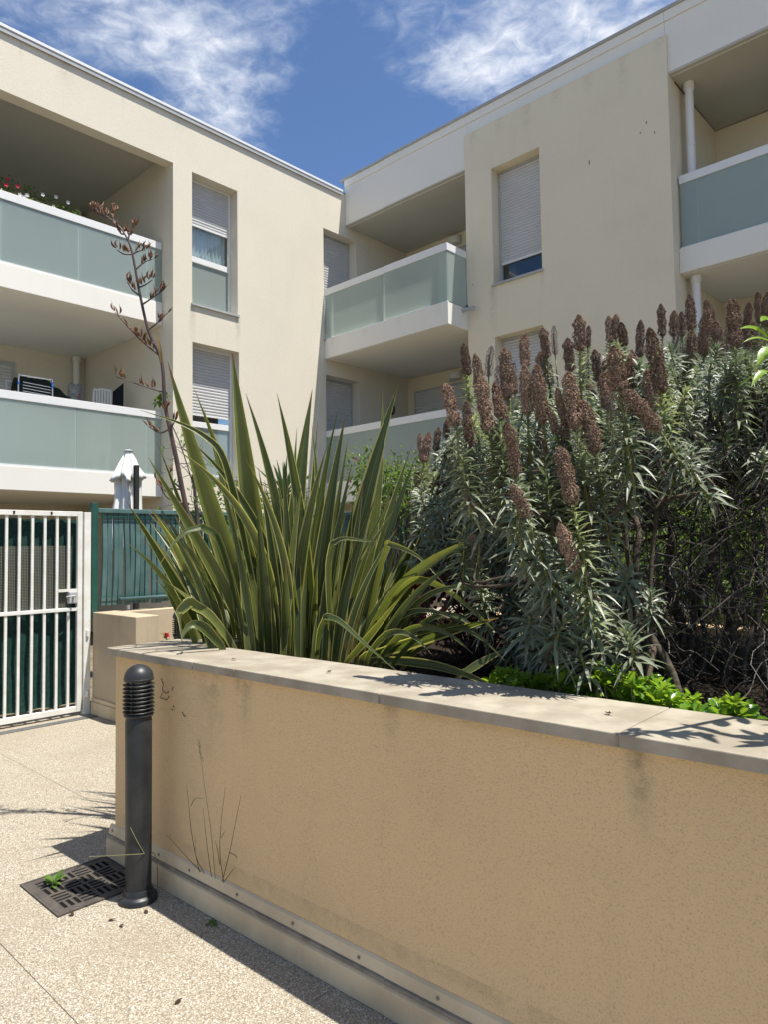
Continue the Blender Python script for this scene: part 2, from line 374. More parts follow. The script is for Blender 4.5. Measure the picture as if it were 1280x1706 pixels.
# left wing
holesL = [(-2.2, 6.056, 0, 7.975), (6.415, 7.34, 5.68, 7.96), (6.42, 7.36, 2.76, 5.02), (9.41, 10.33, 5.67, 7.955), (9.44, 10.38, 2.78, 4.97)]
wallmesh('x', XL, WT, -6, 12.2, 0, 8.86, holesL).build('wall', cream, left)
box(-13.9, -10.42-WT, 6.056, 6.30, 0, 8.2).build('wall', cream, left)               # jamb return wall
box(-14.1, -13.77, -6, 6.3, 0, 8.2).build('wall', cream, left)                    # back wall of the balconies
box(-13.77, -10.42-WT, -6, -2.2, 0, 8.2).build('wall', cream, left)
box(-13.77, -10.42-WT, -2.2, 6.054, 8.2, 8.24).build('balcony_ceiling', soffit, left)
box(-18, -10.42-WT, -6, 12.2, 8.26, 8.7).build('roof', rooftar, left)
box(-10.66, -10.375, -6, 9.935, 8.865, 8.91).build('roof_edge', whitem, left, bev=.004)
box(-10.41, -10.385, -6, 9.93, 8.80, 8.863).build('drip_edge', greym, left)
def shutter(axis, plane, a0, a1, z0, z1, parent, slat=.052, mt=None):
    m = MB(); n = max(1, int((z1-z0)/slat)); h = (z1-z0)/n
    for k in range(n):
        b = z0+k*h; prof = [(0, b+.002), (.009, b+.010), (.012, b+h*.5), (.009, b+h-.010), (0, b+h-.002)]
        for (o1, q1), (o2, q2) in zip(prof[:-1], prof[1:]):
            if axis == 'x': m.quad((plane+o1, a0, q1), (plane+o1, a1, q1), (plane+o2, a1, q2), (plane+o2, a0, q2))
            else: m.quad((a0, plane-o1, q1), (a1, plane-o1, q1), (a1, plane-o2, q2), (a0, plane-o2, q2))
    if axis == 'x': m.box(plane-.012, plane-.002, a0, a1, z0, z1)
    else: m.box(a0, a1, plane+.002, plane+.012, z0, z1)
    o = m.build('shutter', mt or shutm, parent); return o
def window(axis, front, a0, a1, z0, z1, parent, sh_to, bar=None, rec=.213, curtain=False, lower=True):
    """frame + shutter down to sh_to + glass + bar (z0,z1) + frosted lower pane + sill"""
    s = 1 if axis == 'x' else -1; pl = front-rec*s
    def B(m, o0, o1, aa, ab, za, zb):
        p, q = front-o0*s, front-o1*s
        return m.box(p, q, aa, ab, za, zb) if axis == 'x' else m.box(aa, ab, p, q, za, zb)
    fr = MB(); e = .002; t = .045
    B(fr, rec, rec+.05, a0+e, a0+t, z0+e, z1-e); B(fr, rec, rec+.05, a1-t, a1-e, z0+e, z1-e)
    B(fr, rec+.001, rec+.05, a0+t, a1-t, z1-t, z1-e); B(fr, rec+.001, rec+.05, a0+t, a1-t, z0+e, z0+t)
    w = fr.build('window', whitem if bar else greym, parent, bev=.003)
    shutter(axis, front-(rec+.018)*s, a0+t, a1-t, sh_to, z1-t, w)
    B(MB(), rec+.01, rec+.04, a0+t, a1-t, sh_to-.035, sh_to).build('shutter_bar', whitem, w)
    if bar:
        B(MB(), rec+.004, rec+.06, a0+t, a1-t, bar[0], bar[1]).build('window_bar', whitem, w, bev=.004)
        B(MB(), rec+.045, rec+.05, a0+t, a1-t, bar[1], z1-t-.02).build('pane', glass, w)
        B(MB(), rec+.03, rec+.036, a0+t, a1-t, z0+t, bar[0]).build('frosted_pane', frost, w)
    else:
        B(MB(), rec+.045, rec+.05, a0+t, a1-t, z0+t, sh_to-.01).build('pane', glass, w)
    B(MB(), rec+.9, rec+.92, a0-.3, a1+.3, z0-.2, z1+.2).build('dark_room_panel', darkin, w)  # dark panel stands in for the unlit room behind the window
    if curtain:
        m = MB(); n = 60; za, zb = bar[1] if bar else z0, z1-.1
        prev = None
        for k in range(n+1):
            a = a0+t+(a1-a0-2*t)*k/n; off = rec+.13+.018*math.sin(k*1.15)+.008*math.sin(k*.37)
            q = front-off*s; cur = ((q, a, za), (q, a, zb)) if axis == 'x' else ((a, q, za), (a, q, zb))
            if prev: m.quad(prev[0], cur[0], cur[1], prev[1])
            prev = cur
        m.build('curtain', mat('curtain', (.75, .77, .80), .9, .1), w, smooth=True)
    sl = MB(); B(sl, -.035, rec-.001, a0-.015 if axis == 'x' else a0-.015, a1+.015, z0-.035, z0-.003)
    # keep the sill clear of the reveals
    sl = MB(); B(sl, -.035, -.003, a0-.02, a1+.02, z0-.035, z0+.003); B(sl, -.003, rec-.002, a0+.003, a1-.003, z0+.0005, z0+.003)
    sl.build('sill', greym, w)
    return w
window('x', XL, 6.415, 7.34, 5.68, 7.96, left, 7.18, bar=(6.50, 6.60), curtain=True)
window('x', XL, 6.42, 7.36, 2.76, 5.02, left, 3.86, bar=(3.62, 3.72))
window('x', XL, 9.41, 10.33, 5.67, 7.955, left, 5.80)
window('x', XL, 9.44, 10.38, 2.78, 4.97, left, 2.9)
def downpipe(x, y, z0, z1, parent, r=.05):
    m = MB().lathe([(r, z0), (r, z1-.10), (r*1.28, z1-.095), (r*1.28, z1)], (x, y, 0), 16)
    o = m.build('downpipe', whitem, parent, smooth=False)
    for z in (z0+(z1-z0)*.62,): MB().lathe([(r*1.12, z), (r*1.12, z+.035)], (x, y, 0), 16).build('pipe_clip', whitem, o)
    return o
def balcony_x(z0, z1, zg, zr0, zr1, joints):
    xf = -10.775; y0, y1 = -2.198, 6.054
    b = MB().box(-13.768, xf+.02, y0, y1, z0, z1).build('balcony', whiter, left, bev=.006)
    box(xf-.045, xf+.012, y0, y1, z1+.002, z1+.028).build('base_rail', whitem, b)
    box(xf-.062, xf+.012, y0, y1-.01, zr0, zr1).build('handrail', whitem, b, bev=.004)
    js = [y0]+joints+[y1-.01]
    for a, c in zip(js[:-1], js[1:]): box(xf-.012, xf-.003, a+.004, c-.004, zg, zr0).build('glass_panel', frost, b)
    for a in joints: box(xf-.055, xf-.018, a-.022, a+.022, z1+.028, zr0).build('post', whitem, b)
    return b
ju = [ptx(p, q, -10.775).y for p, q in ((2, 385), (132, 430), (246, 470))]
jl = [ptx(p, q, -10.775).y for p, q in ((-118, 740), (127, 745), (245, 760))]
def ext(j): d = j[1]-j[0]; return [a for a in [j[0]-4*d, j[0]-3*d, j[0]-2*d, j[0]-d] if a > -2.1]+j
balcony_x(5.30, 5.655, 5.68, 6.59, 6.71, ext(ju))
balcony_x(2.40, 2.745, 2.77, 3.705, 3.825, ext(jl))
# balcony doors on the back wall
for z0 in (5.66, 2.75):
    w = MB().box(-13.768, -13.70, 2.05, 4.75, z0, z0+2.23).build('balcony_door', greym, left, bev=.004)
    shutter('x', -13.697, 2.12, 4.68, z0+.03, z0+2.16, w, slat=.06)
downpipe(-13.66, 5.86, 2.75, 5.29, left, .062); downpipe(-13.66, 5.86, 5.66, 8.19, left, .062)
# round wall ornament beside the lower corner balcony
p = ptx(652, 682, XL); m = MB()
ring = [(p.x+.025, p.y+.085*math.cos(a), p.z+.105*math.sin(a)) for a in [k*2*math.pi/20 for k in range(21)]]
m.tube(ring, .022, 8, cap=False)
orn = m.build('wall_wreath', mat('wicker', (.10, .075, .05), .8, .1), None, smooth=True)
tag(orn, 'small round dark wreath hanging on shaded wall above lower corner balcony', 'wreath')

# right wing
FA = YB+.045                                     # fascia plane, behind the cream wall face
holesR = [(-6.73, -5.79, 5.945, 7.972), (-6.73, -5.80, 2.9, 5.04)]
wallmesh('y', YB, .26, -7.283, -3.698, 0, 8.78, holesR).build('wall', creamR, right)
box(-7.283, -6.98, YB+.262, 12.2, 0, 8.18).build('wall', creamR, right)            # side walls behind the cream bay
box(-4.0, -3.698, YB+.262, 12.2, 0, 8.18).build('wall', creamR, right)
box(-10.42, 6, 11.956, 12.2, 0, 8.18).build('wall', creamR, right)
def fascia(x0, x1, zb):
    f = wallmesh('y', FA, .25, x0, x1, zb, 8.995, []).build('fascia', whiter, right)
    return f
fascia(-10.415, -7.25, 8.205); fascia(-3.73, 6, 8.24)
box(-7.247, -3.733, FA, FA+.25, 8.783, 8.995).build('fascia', whiter, right)
for a, c in ((-10.418, -7.249), (-7.246, -3.734), (-3.731, 6)):
    box(a, c, FA-.018, FA+.25, 9.0, 9.145).build('parapet_band', whiter, right, bev=.003)
    box(a, c, FA+.005, FA+.2, 8.995, 9.0).build('joint_line', seal, right)
box(-10.52, 6, FA-.045, FA+.27, 9.148, 9.19).build('roof_edge', greym, right, bev=.004)
box(-18, 6, FA+.27, 16, 8.62, 9.1).build('roof', rooftar, right)
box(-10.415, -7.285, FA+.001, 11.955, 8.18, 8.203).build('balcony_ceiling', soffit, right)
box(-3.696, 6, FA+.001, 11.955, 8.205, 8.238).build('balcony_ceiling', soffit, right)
box(-10.41, -7.29, FA+.07, FA+.082, 8.172, 8.1795).build('drip_groove', whitem, right)
box(-3.69, 6, FA+.07, FA+.082, 8.197, 8.2045).build('drip_groove', whitem, right)
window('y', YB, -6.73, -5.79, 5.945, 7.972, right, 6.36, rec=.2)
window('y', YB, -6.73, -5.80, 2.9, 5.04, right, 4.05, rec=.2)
def balcony_c(z0, z1, zr0, zr1):
    yf, xr = 9.416, -7.283; x0 = XL+.003
    b = MB(); b.box(x0, xr, yf, 9.978, z0, z1); b.box(x0, xr-.003, 9.978, 11.954, z0, z1)
    b = b.build('balcony', whiter, right)
    box(x0+.02, xr-.05, yf+.05, yf+.062, z0-.006, z0).build('drip_groove', whitem, b)
    m = MB().box(x0, xr, yf, yf+.07, zr0, zr1).box(xr-.07, xr, yf+.07, 9.976, zr0, zr1); m.build('handrail', whitem, b, bev=.004)
    js = [x0+.01, x0+.17, pty(636, 500, yf).x, pty(731, 470, yf).x, xr-.012]
    js = [js[0], js[2], js[4]]
    for a, c in zip(js[:-1], js[1:]): box(a+.004, c-.004, yf+.012, yf+.021, z1+.03, zr0).build('glass_panel', frost, b)
    box(xr-.021, xr-.012, yf+.026, 9.972, z1+.03, zr0).build('glass_panel', frost, b)
    m = MB().box(x0, xr-.01, yf+.004, yf+.04, z1+.001, z1+.022); m.build('base_rail', whitem, b)
    for a in (x0+.16, js[1], pty(731, 470, yf).x): box(a-.022, a+.022, yf+.03, yf+.07, z1, zr0).build('post', whitem, b)
    return b
bu = balcony_c(5.28, 5.655, 6.555, 6.685); bl = balcony_c(2.40, 2.78, 3.70, 3.83)
m = MB(); p = Vector((-7.282, 9.83, 5.60)); m.tube([p, p+Vector((.14, 0, -.01)), p+Vector((.24, 0, -.015))], .035, 10); m.build('spout', greym, bu)
box(-7.282, -7.27, 9.94, 9.975, 5.66, 5.72).build('bracket', darkin, bu)
def balcony_r(z0, z1, zr0, zr1):
    yf = 10.20; x0 = -3.695
    b = MB().box(x0, 6, yf-.03, 11.954, z0, z1).build('balcony', whiter, right, bev=.006)
    box(x0+.02, 6, yf, yf+.07, zr0, zr1).build('handrail', whitem, b, bev=.004)
    js = [x0+.03, pty(1162, 360, yf).x]; d = 1.25
    while js[-1] < 4: js.append(js[-1]+d)
    for a, c in zip(js[:-1], js[1:]): box(a+.004, c-.004, yf+.012, yf+.021, z1+.03, zr0).build('glass_panel', frost, b)
    for a in js[1:]: box(a-.02, a+.02, yf+.03, yf+.07, z1, zr0).build('post', whitem, b)
    box(x0+.02, 6, yf+.004, yf+.04, z1+.001, z1+.022).build('base_rail', whitem, b)
    box(x0+.02, 6, yf+.05, yf+.062, z0-.006, z0).build('drip_groove', whitem, b)
balcony_r(5.34, 5.70, 6.645, 6.765); balcony_r(2.44, 2.80, 3.745, 3.865)
downpipe(-3.56, 10.42, 5.70, 8.20, right, .058); downpipe(-3.56, 10.42, 2.80, 5.335, right, .058); downpipe(-3.56, 10.42, 0, 2.435, right, .058)
for x0, x1 in ((-10.2, -8.0), (-2.35, .4)):
    for z0 in (5.67, 2.79):
        w = MB().box(x0, x1, 11.90, 11.954, z0, z0+2.17).build('balcony_door', greym, right, bev=.004)
        shutter('y', 11.897, x0+.06, x1-.06, z0+.03, z0+2.12, w, slat=.06)
lampd = mat('lamp_glass', (.75, .74, .70), .35, .4)
for px, py, zc in ((759, 394, 8.0), (760, 622, 5.10)):
    p = pty(px, py, 11.95); p.z = zc
    m = MB(); n = 12
    for k in range(n):   # half-drum bulkhead light
        a0, a1 = math.pi*k/n, math.pi*(k+1)/n
        q = [(p.x+.15*math.cos(a), 11.953-.02-.11*math.sin(a)) for a in (a0, a1)]
        m.quad((*q[0], p.z-.05), (*q[1], p.z-.05), (*q[1], p.z+.09), (*q[0], p.z+.09))
        m.quad((p.x, 11.935, p.z+.09), (*q[0], p.z+.09), (*q[1], p.z+.09), (p.x, 11.935, p.z+.09)); m.quad((p.x, 11.935, p.z-.05), (*q[1], p.z-.05), (*q[0], p.z-.05), (p.x, 11.935, p.z-.05))
    L = box(p.x-.17, p.x+.17, 11.935, 11.953, p.z-.08, p.z+.11).build('wall_lamp', greym, right)
    m.build('diffuser', lampd, L)
# ornament specks on the bay: small stains
for px, py, h in ((982, 268, .09), (1077, 203, .05), (1091, 220, .04), (1067, 221, .03), (788, 474, .02)):
    p = pty(px, py, YB-.004); m = MB()
    m.tube([(p.x, YB-.001, p.z+.01), (p.x+.004, YB-.002, p.z-h*.4), (p.x-.002, YB-.001, p.z-h*.8)], [.003, .007, .002], 5); m.build('wall_mark', mat('mark', (.1, .08, .06), .9, .1), right)

# ------------------------------------------------------------------ planter
P0 = Vector((-3.461, 1.648, 0)); PA = math.atan2(.053, 1.891)
PDIR = Vector((math.cos(PA), math.sin(PA), 0)); PN = Vector((-PDIR.y, PDIR.x, 0))       # PN points into the planter
def pw(t, n, z): return P0+PDIR*t+PN*n+Vector((0, 0, z))
def pbox(mb, t0, t1, n0, n1, z0, z1):
    i = len(mb.v); mb.v += [tuple(pw(t, n, z)) for z in (z0, z1) for t, n in ((t0, n0), (t1, n0), (t1, n1), (t0, n1))]
    for f in ((0, 3, 2, 1), (4, 5, 6, 7), (0, 1, 5, 4), (1, 2, 6, 5), (2, 3, 7, 6), (3, 0, 4, 7)): mb.f.append(tuple(i+k for k in f))
    return mb
planter = thing('planter_wall', 'rendered beige planter wall with pale stone coping in the foreground', 'planter wall', P0)
TL, ND, ZT = 9.0, 3.0, 1.025
pm = MB(); pbox(pm, .03, TL, .03, .30, 0, ZT-.037); pbox(pm, .03, .30, .30, ND-.27, 0, ZT-.037); pbox(pm, .03, TL, ND-.27, ND, 0, ZT-.037)
pm.build('wall', planterm, planter)
cj = [-.006, .7516, 1.0446, 1.8333, 2.6425, 3.46, 4.27, 5.08, 5.9, 6.7, 7.5, 8.3, TL]
for a, b in zip(cj[:-1], cj[1:]):
    pbox(MB(), a+.0015, b-.0015, -.004+rnd(-.0015, .0015), .362, ZT-.036, ZT+rnd(-.0015, .0015)).build('coping_stone', copm, planter, bev=.003)
nj = [.365, 1.05, 1.75, 2.4, ND+.02]
for a, b in zip(nj[:-1], nj[1:]):
    pbox(MB(), -.006, .36, a+.0015, b-.0015, ZT-.036, ZT+rnd(-.001, .001)).build('coping_stone', copm, planter, bev=.003)
# dark mortar plugs at the coping joints
for t in (1.8333, 2.6425): pbox(MB(), t-.004, t+.004, -.0065, .02, ZT-.034, ZT-.004).build('joint_mortar', bandm, planter)
# plinth cover strip: board, grey bead, screwed flashing
def plinth(t0, t1, n0=0., side=False):
    def pr(prof, nm, mt):
        m = MB(); i = 0; n = len(prof)
        for t in (t0, t1):
            for a, b in prof: m.v.append(tuple(pw(t, a, b) if not side else pw(a, t, b)))
        for k in range(n): q = (k+1) % n; m.f.append((k, q, n+q, n+k))
        m.f.append(tuple(range(n-1, -1, -1))); m.f.append(tuple(range(n, 2*n)))
        return m.build(nm, mt, planter, fixn=True)
    b = pr([(0, 0.002), (0, .088), (.010, .096), (.029, .096), (.029, .002)], 'plinth', plinm)
    pr([(.006, .097), (.001, .102), (.004, .110), (.012, .112), (.029, .112), (.029, .097)], 'plinth_bead', bandm)
    pr([(.012, .113), (.020, .150), (.029, .158), (.029, .113)], 'plinth_flashing', plinm)
pj = [-.004, .075, 2.5, 5.0, 7.0, TL]
for a, b in zip(pj[:-1], pj[1:]): plinth(a+.001, b-.001)
plinth(.03, ND, side=True)
scm = MB().lathe([(.006, 0), (.006, .003), (.003, .0045)], (0, 0, 0), 8).mesh('screw', bandm)
q = PN.cross(Vector((0, 0, 1))); 
for k in range(12):
    t = .03+.09*(k == 1)+k*.335
    o = link('screw', scm, planter, loc=pw(t, .0155, .132), rot=(-PN).to_track_quat('Z', 'Y'))
# soil fills the planter
sm = MB(); nx, ny = 70, 24
for j in range(ny+1):
    for i in range(nx+1):
        t = .301+(TL-.32)*i/nx; n = .301+(ND-.575)*j/ny
        p = pw(t, n, .90+.05*math.sin(i*1.3+j*.7)*math.sin(j*1.1)+rnd(-.015, .015)); sm.v.append(tuple(p))
for j in range(ny):
    for i in range(nx): o = j*(nx+1)+i; sm.f.append((o, o+1, o+nx+2, o+nx+1))
struct(sm.build('planter_soil', soilm, None, smooth=True))
# withered bits on the coping
deb = mat('dry_petal', (.05, .03, .02), .9, .1)
crumb = []
for v in range(3):
    m = MB()
    for k in range(5):
        a = rvec(); a.z = abs(a.z)*.4; c = a.cross(Vector((0, 0, 1))).normalized()*.006; b = Vector((0, 0, .003))
        m.f.append((len(m.v), len(m.v)+1, len(m.v)+2)); m.v += [tuple(b+c), tuple(b-c), tuple(b+a*.018)]
    crumb.append(m.mesh('withered_petals', deb))
for i, (px, py, lab) in enumerate(((226, 1077, 'dark withered petals at the far left corner of the coping'), (262, 1084, 'dark withered petals on the coping right above the bollard'), (303, 1088, 'dark withered petals on the coping at the left foot of the flax'), (390, 1099, 'dark withered petals on the coping by its second joint'), (548, 1120, 'dark withered petals on the sunlit coping below the middle of the flax'), (1015, 1190, 'dark withered petals on the coping left of the rightmost joint'))):
    o = link('withered_petals', crumb[i % 3], None, loc=ptz(px, py, ZT+.002), rot=Quaternion((0, 0, 1), i*1.3))
    tag(o, lab, 'plant litter', 'withered bits on the coping')

# old creeper marks on the wall near the bollard
m = MB()
for pts in (((268, 1130), (272, 1140), (270, 1150), (276, 1155), (281, 1152)), ((270, 1155), (266, 1162), (278, 1166), (281, 1160)), ((288, 1144), (286, 1150)), ((288, 1175), (290, 1178)), ((303, 1186), (306, 1192), (309, 1194)), ((285, 1181), (288, 1183))):
    r = [ray(*p) for p in pts]; ps = []
    for d in r:
        k = (P0+PN*.027-CAM).dot(PN)/d.dot(PN); ps.append(CAM+d*k)
    m.tube(ps, .0014, 5)
m.build('creeper_remnant', deb, planter)

# ------------------------------------------------------------------ bollard lights
def bollard(x, y, label, H=1.0, group='bollard lights'):
    t = thing('bollard_light', label, 'bollard light', (x, y, 0), group)
    def B(m, nm, mt, p=t, sm=True):
        o = m.build(nm, mt, p); o.location = (0, 0, 0)
        me = o.data
        if sm: me.polygons.foreach_set('use_smooth', [True]*len(me.polygons)); o.modifiers.new('split', 'EDGE_SPLIT').split_angle = RD(38)
        return o
    c = (x, y, 0)
    base = B(MB().lathe([(.080, .0), (.080, .018), (.076, .024), (.064, .031), (.06, .05), (.057, .055)], c, 32), 'base_flange', boll)
    for k in range(3):
        a = k*2.1+.4; B(MB().lathe([(.006, 0.028), (.006, .033)], (x+.072*math.cos(a), y+.072*math.sin(a), 0), 6), 'bolt', boll, base, False)
    B(MB().lathe([(.0545, .05), (.0555, .40), (.0565, .765), (.052, .782)], c, 32), 'post', boll)
    B(MB().lathe([(.040, .782), (.040, .935)], c, 24), 'lens', lens)
    hd = B(MB().lathe([(.060, .783), (.064, .790), (.060, .797), (.042, .797)], c, 32), 'louvre_collar', boll)
    for k in range(8):
        z = .8045+k*.0166; B(MB().lathe([(.041, z+.0025), (.0665, z-.0018), (.0675, z), (.0665, z+.0012), (.041, z+.0055)], c, 32), 'louvre_ring', boll)
    for k in range(4):
        a = k*math.pi/2+.55; B(box(x+.050*math.cos(a)-.004, x+.050*math.cos(a)+.004, y+.050*math.sin(a)-.004, y+.050*math.sin(a)+.004, .795, .938), 'louvre_rib', boll, t, False)
    B(MB().lathe([(.062, .936), (.064, .940), (.064, .946)]+[(.0625*math.cos(a), .947+.060*math.sin(a)) for a in [k*math.pi/20 for k in range(0, 10)]]+[(.004, 1.007)], c, 32), 'dome', boll)
    return t
bollard(-2.944, 1.545, 'dark grey domed bollard light standing by the front of the planter wall')
bollard(-5.37, 3.19, 'dark grey bollard light half hidden behind the planter, beside the low wall')

# ------------------------------------------------------------------ drain grate
gx0, gx1, gy0, gy1 = -3.455, -3.065, 1.262, 1.640
gr = thing('drain_grate', 'rusty square cast iron drain grate set in the pavement by the bollard', 'drain grate', ((gx0+gx1)/2, (gy0+gy1)/2, 0))
dark_pit_sheet = box(gx0+.012, gx1-.012, gy0+.012, gy1-.012, .0005, .0025).build('dark_pit_sheet', black, gr)  # thin black sheet paints the darkness seen through the grate slots
holes = []
nb = 4; cw = (gx1-gx0-.05)/nb
for i in range(nb):
    for j in range(nb):
        a0 = gx0+.025+i*cw; b0 = gy0+.025+j*(gy1-gy0-.05)/nb; ch = (gy1-gy0-.05)/nb
        if (i+j) % 2:
            for k in range(3): holes.append((a0+.008, a0+cw-.008, b0+.008+k*.029, b0+.008+k*.029+.016))
        else:
            for k in range(3): holes.append((a0+.008+k*.029, a0+.008+k*.029+.016, b0+.008, b0+ch-.008))
A = sorted({gx0, gx1, *[h[0] for h in holes], *[h[1] for h in holes]}); Bq = sorted({gy0, gy1, *[h[2] for h in holes], *[h[3] for h in holes]})
m = MB(); zt = .0065; zb = .0027
def gfull(i, j):
    if i < 0 or j < 0 or i >= len(A)-1 or j >= len(Bq)-1: return False
    cx, cy = (A[i]+A[i+1])/2, (Bq[j]+Bq[j+1])/2
    return not any(h[0] < cx < h[1] and h[2] < cy < h[3] for h in holes)
for i in range(len(A)-1):
    for j in range(len(Bq)-1):
        if not gfull(i, j): continue
        a, b, c, d = A[i], A[i+1], Bq[j], Bq[j+1]
        m.quad((a, c, zt), (b, c, zt), (b, d, zt), (a, d, zt))
        if not gfull(i-1, j): m.quad((a, c, zb), (a, c, zt), (a, d, zt), (a, d, zb))
        if not gfull(i+1, j): m.quad((b, c, zb), (b, d, zb), (b, d, zt), (b, c, zt))
        if not gfull(i, j-1): m.quad((a, c, zb), (b, c, zb), (b, c, zt), (a, c, zt))
        if not gfull(i, j+1): m.quad((a, d, zb), (a, d, zt), (b, d, zt), (b, d, zb))
m.build('grating', iron, gr)
fm = MB(); e = .014
fm.box(gx0-e, gx1+e, gy0-e, gy0-.002, .0005, .008); fm.box(gx0-e, gx1+e, gy1+.002, gy1+e*.6, .0005, .008); fm.box(gx0-e, gx0-.002, gy0-.002, gy1+.002, .0005, .008); fm.box(gx1+.002, gx1+e, gy0-.002, gy1+.002, .0005, .008)
fm.build('frame', iron, gr)

# ------------------------------------------------------------------ gate
GX = -6.63
gate = thing('gate', 'white metal bar gate backed with dark green shade cloth', 'gate', (GX, 2.4, 0))
def gb(x0, x1, y0, y1, z0, z1, nm, p=gate, mt=None, bev=.003): return box(x0, x1, y0, y1, z0, z1).build(nm, mt or gatew, p, bev=bev)
yl, yr = 1.86, 2.905
gb(GX-.02, GX+.02, yr-.045, yr, .035, 1.88, 'stile'); gb(GX-.02, GX+.02, yl, yl+.045, .035, 1.88, 'stile')
gb(GX-.02, GX+.02, yl+.046, yr-.046, 1.835, 1.88, 'top_rail'); gb(GX-.02, GX+.02, yl+.046, yr-.046, .036, .085, 'bottom_rail')
gb(GX-.018, GX+.018, yl+.046, yr-.046, .96, .992, 'middle_rail')
bars = [ptx(p, 900, GX).y for p in (10.5, 32, 53.8, 74.5, 94.8, 114.2)]; d = bars[1]-bars[0]
bars = [b for b in (bars[0]-3*d, bars[0]-2*d, bars[0]-d) if b > yl+.06]+bars
for i, y in enumerate(bars):
    gb(GX-.011, GX+.011, y-.011, y+.011, .086, .959, 'bar', bev=0)
    if i == len(bars)-1: gb(GX-.011, GX+.011, y-.011, y+.011, 1.165, 1.834, 'bar', bev=0)
    else: gb(GX-.011, GX+.011, y-.011, y+.011, .993, 1.834, 'bar', bev=0)
gb(GX-.012, GX+.012, bars[-2]+.012, yr-.046, 1.14, 1.164, 'lock_rail', bev=0)
lk = gb(GX-.03, GX+.035, yr-.125, yr-.046, 1.03, 1.139, 'lock_case', mt=greym, bev=.008)
MB().tube([(GX+.035, yr-.09, 1.10), (GX+.075, yr-.09, 1.10), (GX+.08, yr-.1, 1.10), (GX+.08, yr-.17, 1.098)], .009, 8).build('handle', greym, lk, smooth=True)
gp = gb(GX-.03, GX+.03, yr+.012, yr+.075, 0.0, 1.875, 'gate_post')
for z in (.16, .72): MB().lathe([(.014, z), (.014, z+.055)], (GX+.036, yr+.045, 0), 10).build('hinge', gatew, gp)
for z in (1.86,):
    for y in (2.3, 2.62): MB().lathe([(.009, z-.012), (.009, z+.012)], (GX+.022, y, 0), 8).build('tie', darkin, gate)
m = MB(); n = 70; rows = 8
for j in range(rows+1):
    for i in range(n+1):
        y = yl+.03+(yr-yl-.05)*i/n; z = .092+1.728*j/rows
        x = GX-.05+.004*math.sin(i*.9+.5*j)+.007*math.sin(i*.23+1.7*j)+.006*math.sin(j*1.7+i*.05)+rnd(-.002, .002)
        if j == rows: z -= .018*abs(math.sin(i*.22))
        if j == 0: z += .02*abs(math.sin(i*.17))
        m.v.append((x, y, z))
for j in range(rows):
    for i in range(n): o = j*(n+1)+i; m.f.append((o, o+1, o+n+2, o+n+1))
m.build('shade_cloth', netd, gate, smooth=True)
netm = bpy.data.materials.new('garden_net'); netm.use_nodes = True; t = netm.node_tree; b = t.nodes['Principled BSDF']
b.inputs['Base Color'].default_value = (.17, .165, .13, 1); b.inputs['Roughness'].default_value = .8
geo = N(t, 'ShaderNodeNewGeometry'); sx = N(t, 'ShaderNodeSeparateXYZ'); LK(t, geo.outputs['Position'], sx.inputs[0])
def gridline(s, pitch, w): return MA(t, 'LESS_THAN', MA(t, 'FRACT', MA(t, 'DIVIDE', s, pitch)), w)
f = MA(t, 'MAXIMUM', gridline(sx.outputs[1], .0135, .26), gridline(sx.outputs[2], .0135, .26))
tp = N(t, 'ShaderNodeBsdfTransparent'); mx = N(t, 'ShaderNodeMixShader'); LK(t, f, mx.inputs[0]); LK(t, tp.outputs[0], mx.inputs[1]); LK(t, b.outputs[0], mx.inputs[2])
LK(t, mx.outputs[0], t.nodes['Material Output'].inputs[0])
MB().box(GX-.0235, GX-.022, yl+.03, 2.82, .98, 1.565).build('net_panel', netm, gate)
chm = mat('channel_grate', (.33, .33, .32), .5, .5, .6, var=.2, vscale=10)
ch = thing('drain_channel', 'narrow metal drainage channel along the foot of the white gate', 'drain', (-6.475, 2.4, 0))
for k in range(4): box(-6.525+k*.026, -6.525+k*.026+.012, 1.4, 2.97, -.008, .003).build('grate_strip', chm, ch)
box(-6.527, -6.422, 1.4, 2.97, -.018, -.0185+.006).build('dark_channel_sheet', black, ch)  # black sheet gives the gaps between strips their painted darkness

# ------------------------------------------------------------------ low garden walls and fences
lw = thing('low_wall', 'low weathered beige rendered wall with square end pier beside the gate', 'wall', (-6.6, 3.1, 0))
box(-6.60, -5.772, 3.0, 3.22, 0, .937).build('pier', pillm, lw, bev=.006)
box(-6.76, -6.50, 3.222, 5.55, 0, .925).build('wall', pillm, lw, bev=.005)
pm2 = MB().box(-6.58, -5.74, 2.975, 2.998, .002, .115); pm2.build('plinth', plinm, lw, bev=.004)
MB().box(-6.58, -5.75, 2.985, 2.998, .118, .15).build('plinth_flashing', plinm, lw)
bw = thing('low_wall', 'low beige garden wall behind the shrubs, along the right wing', 'wall', (0, 5.7, 0))
box(-6.76, 6, 5.552, 5.75, 0, .97).build('wall', pillm, bw, bev=.005)
lw2 = thing('low_wall', 'low beige wall left of the white gate', 'wall', (-6.63, 0, 0))
box(-6.74, -6.52, -6, 1.74, 0, 1.85).build('wall', pillm, lw2, bev=.005)
box(-6.67, -6.59, 1.765, 1.845, 0, 1.88).build('gate_post', gatew, lw2)
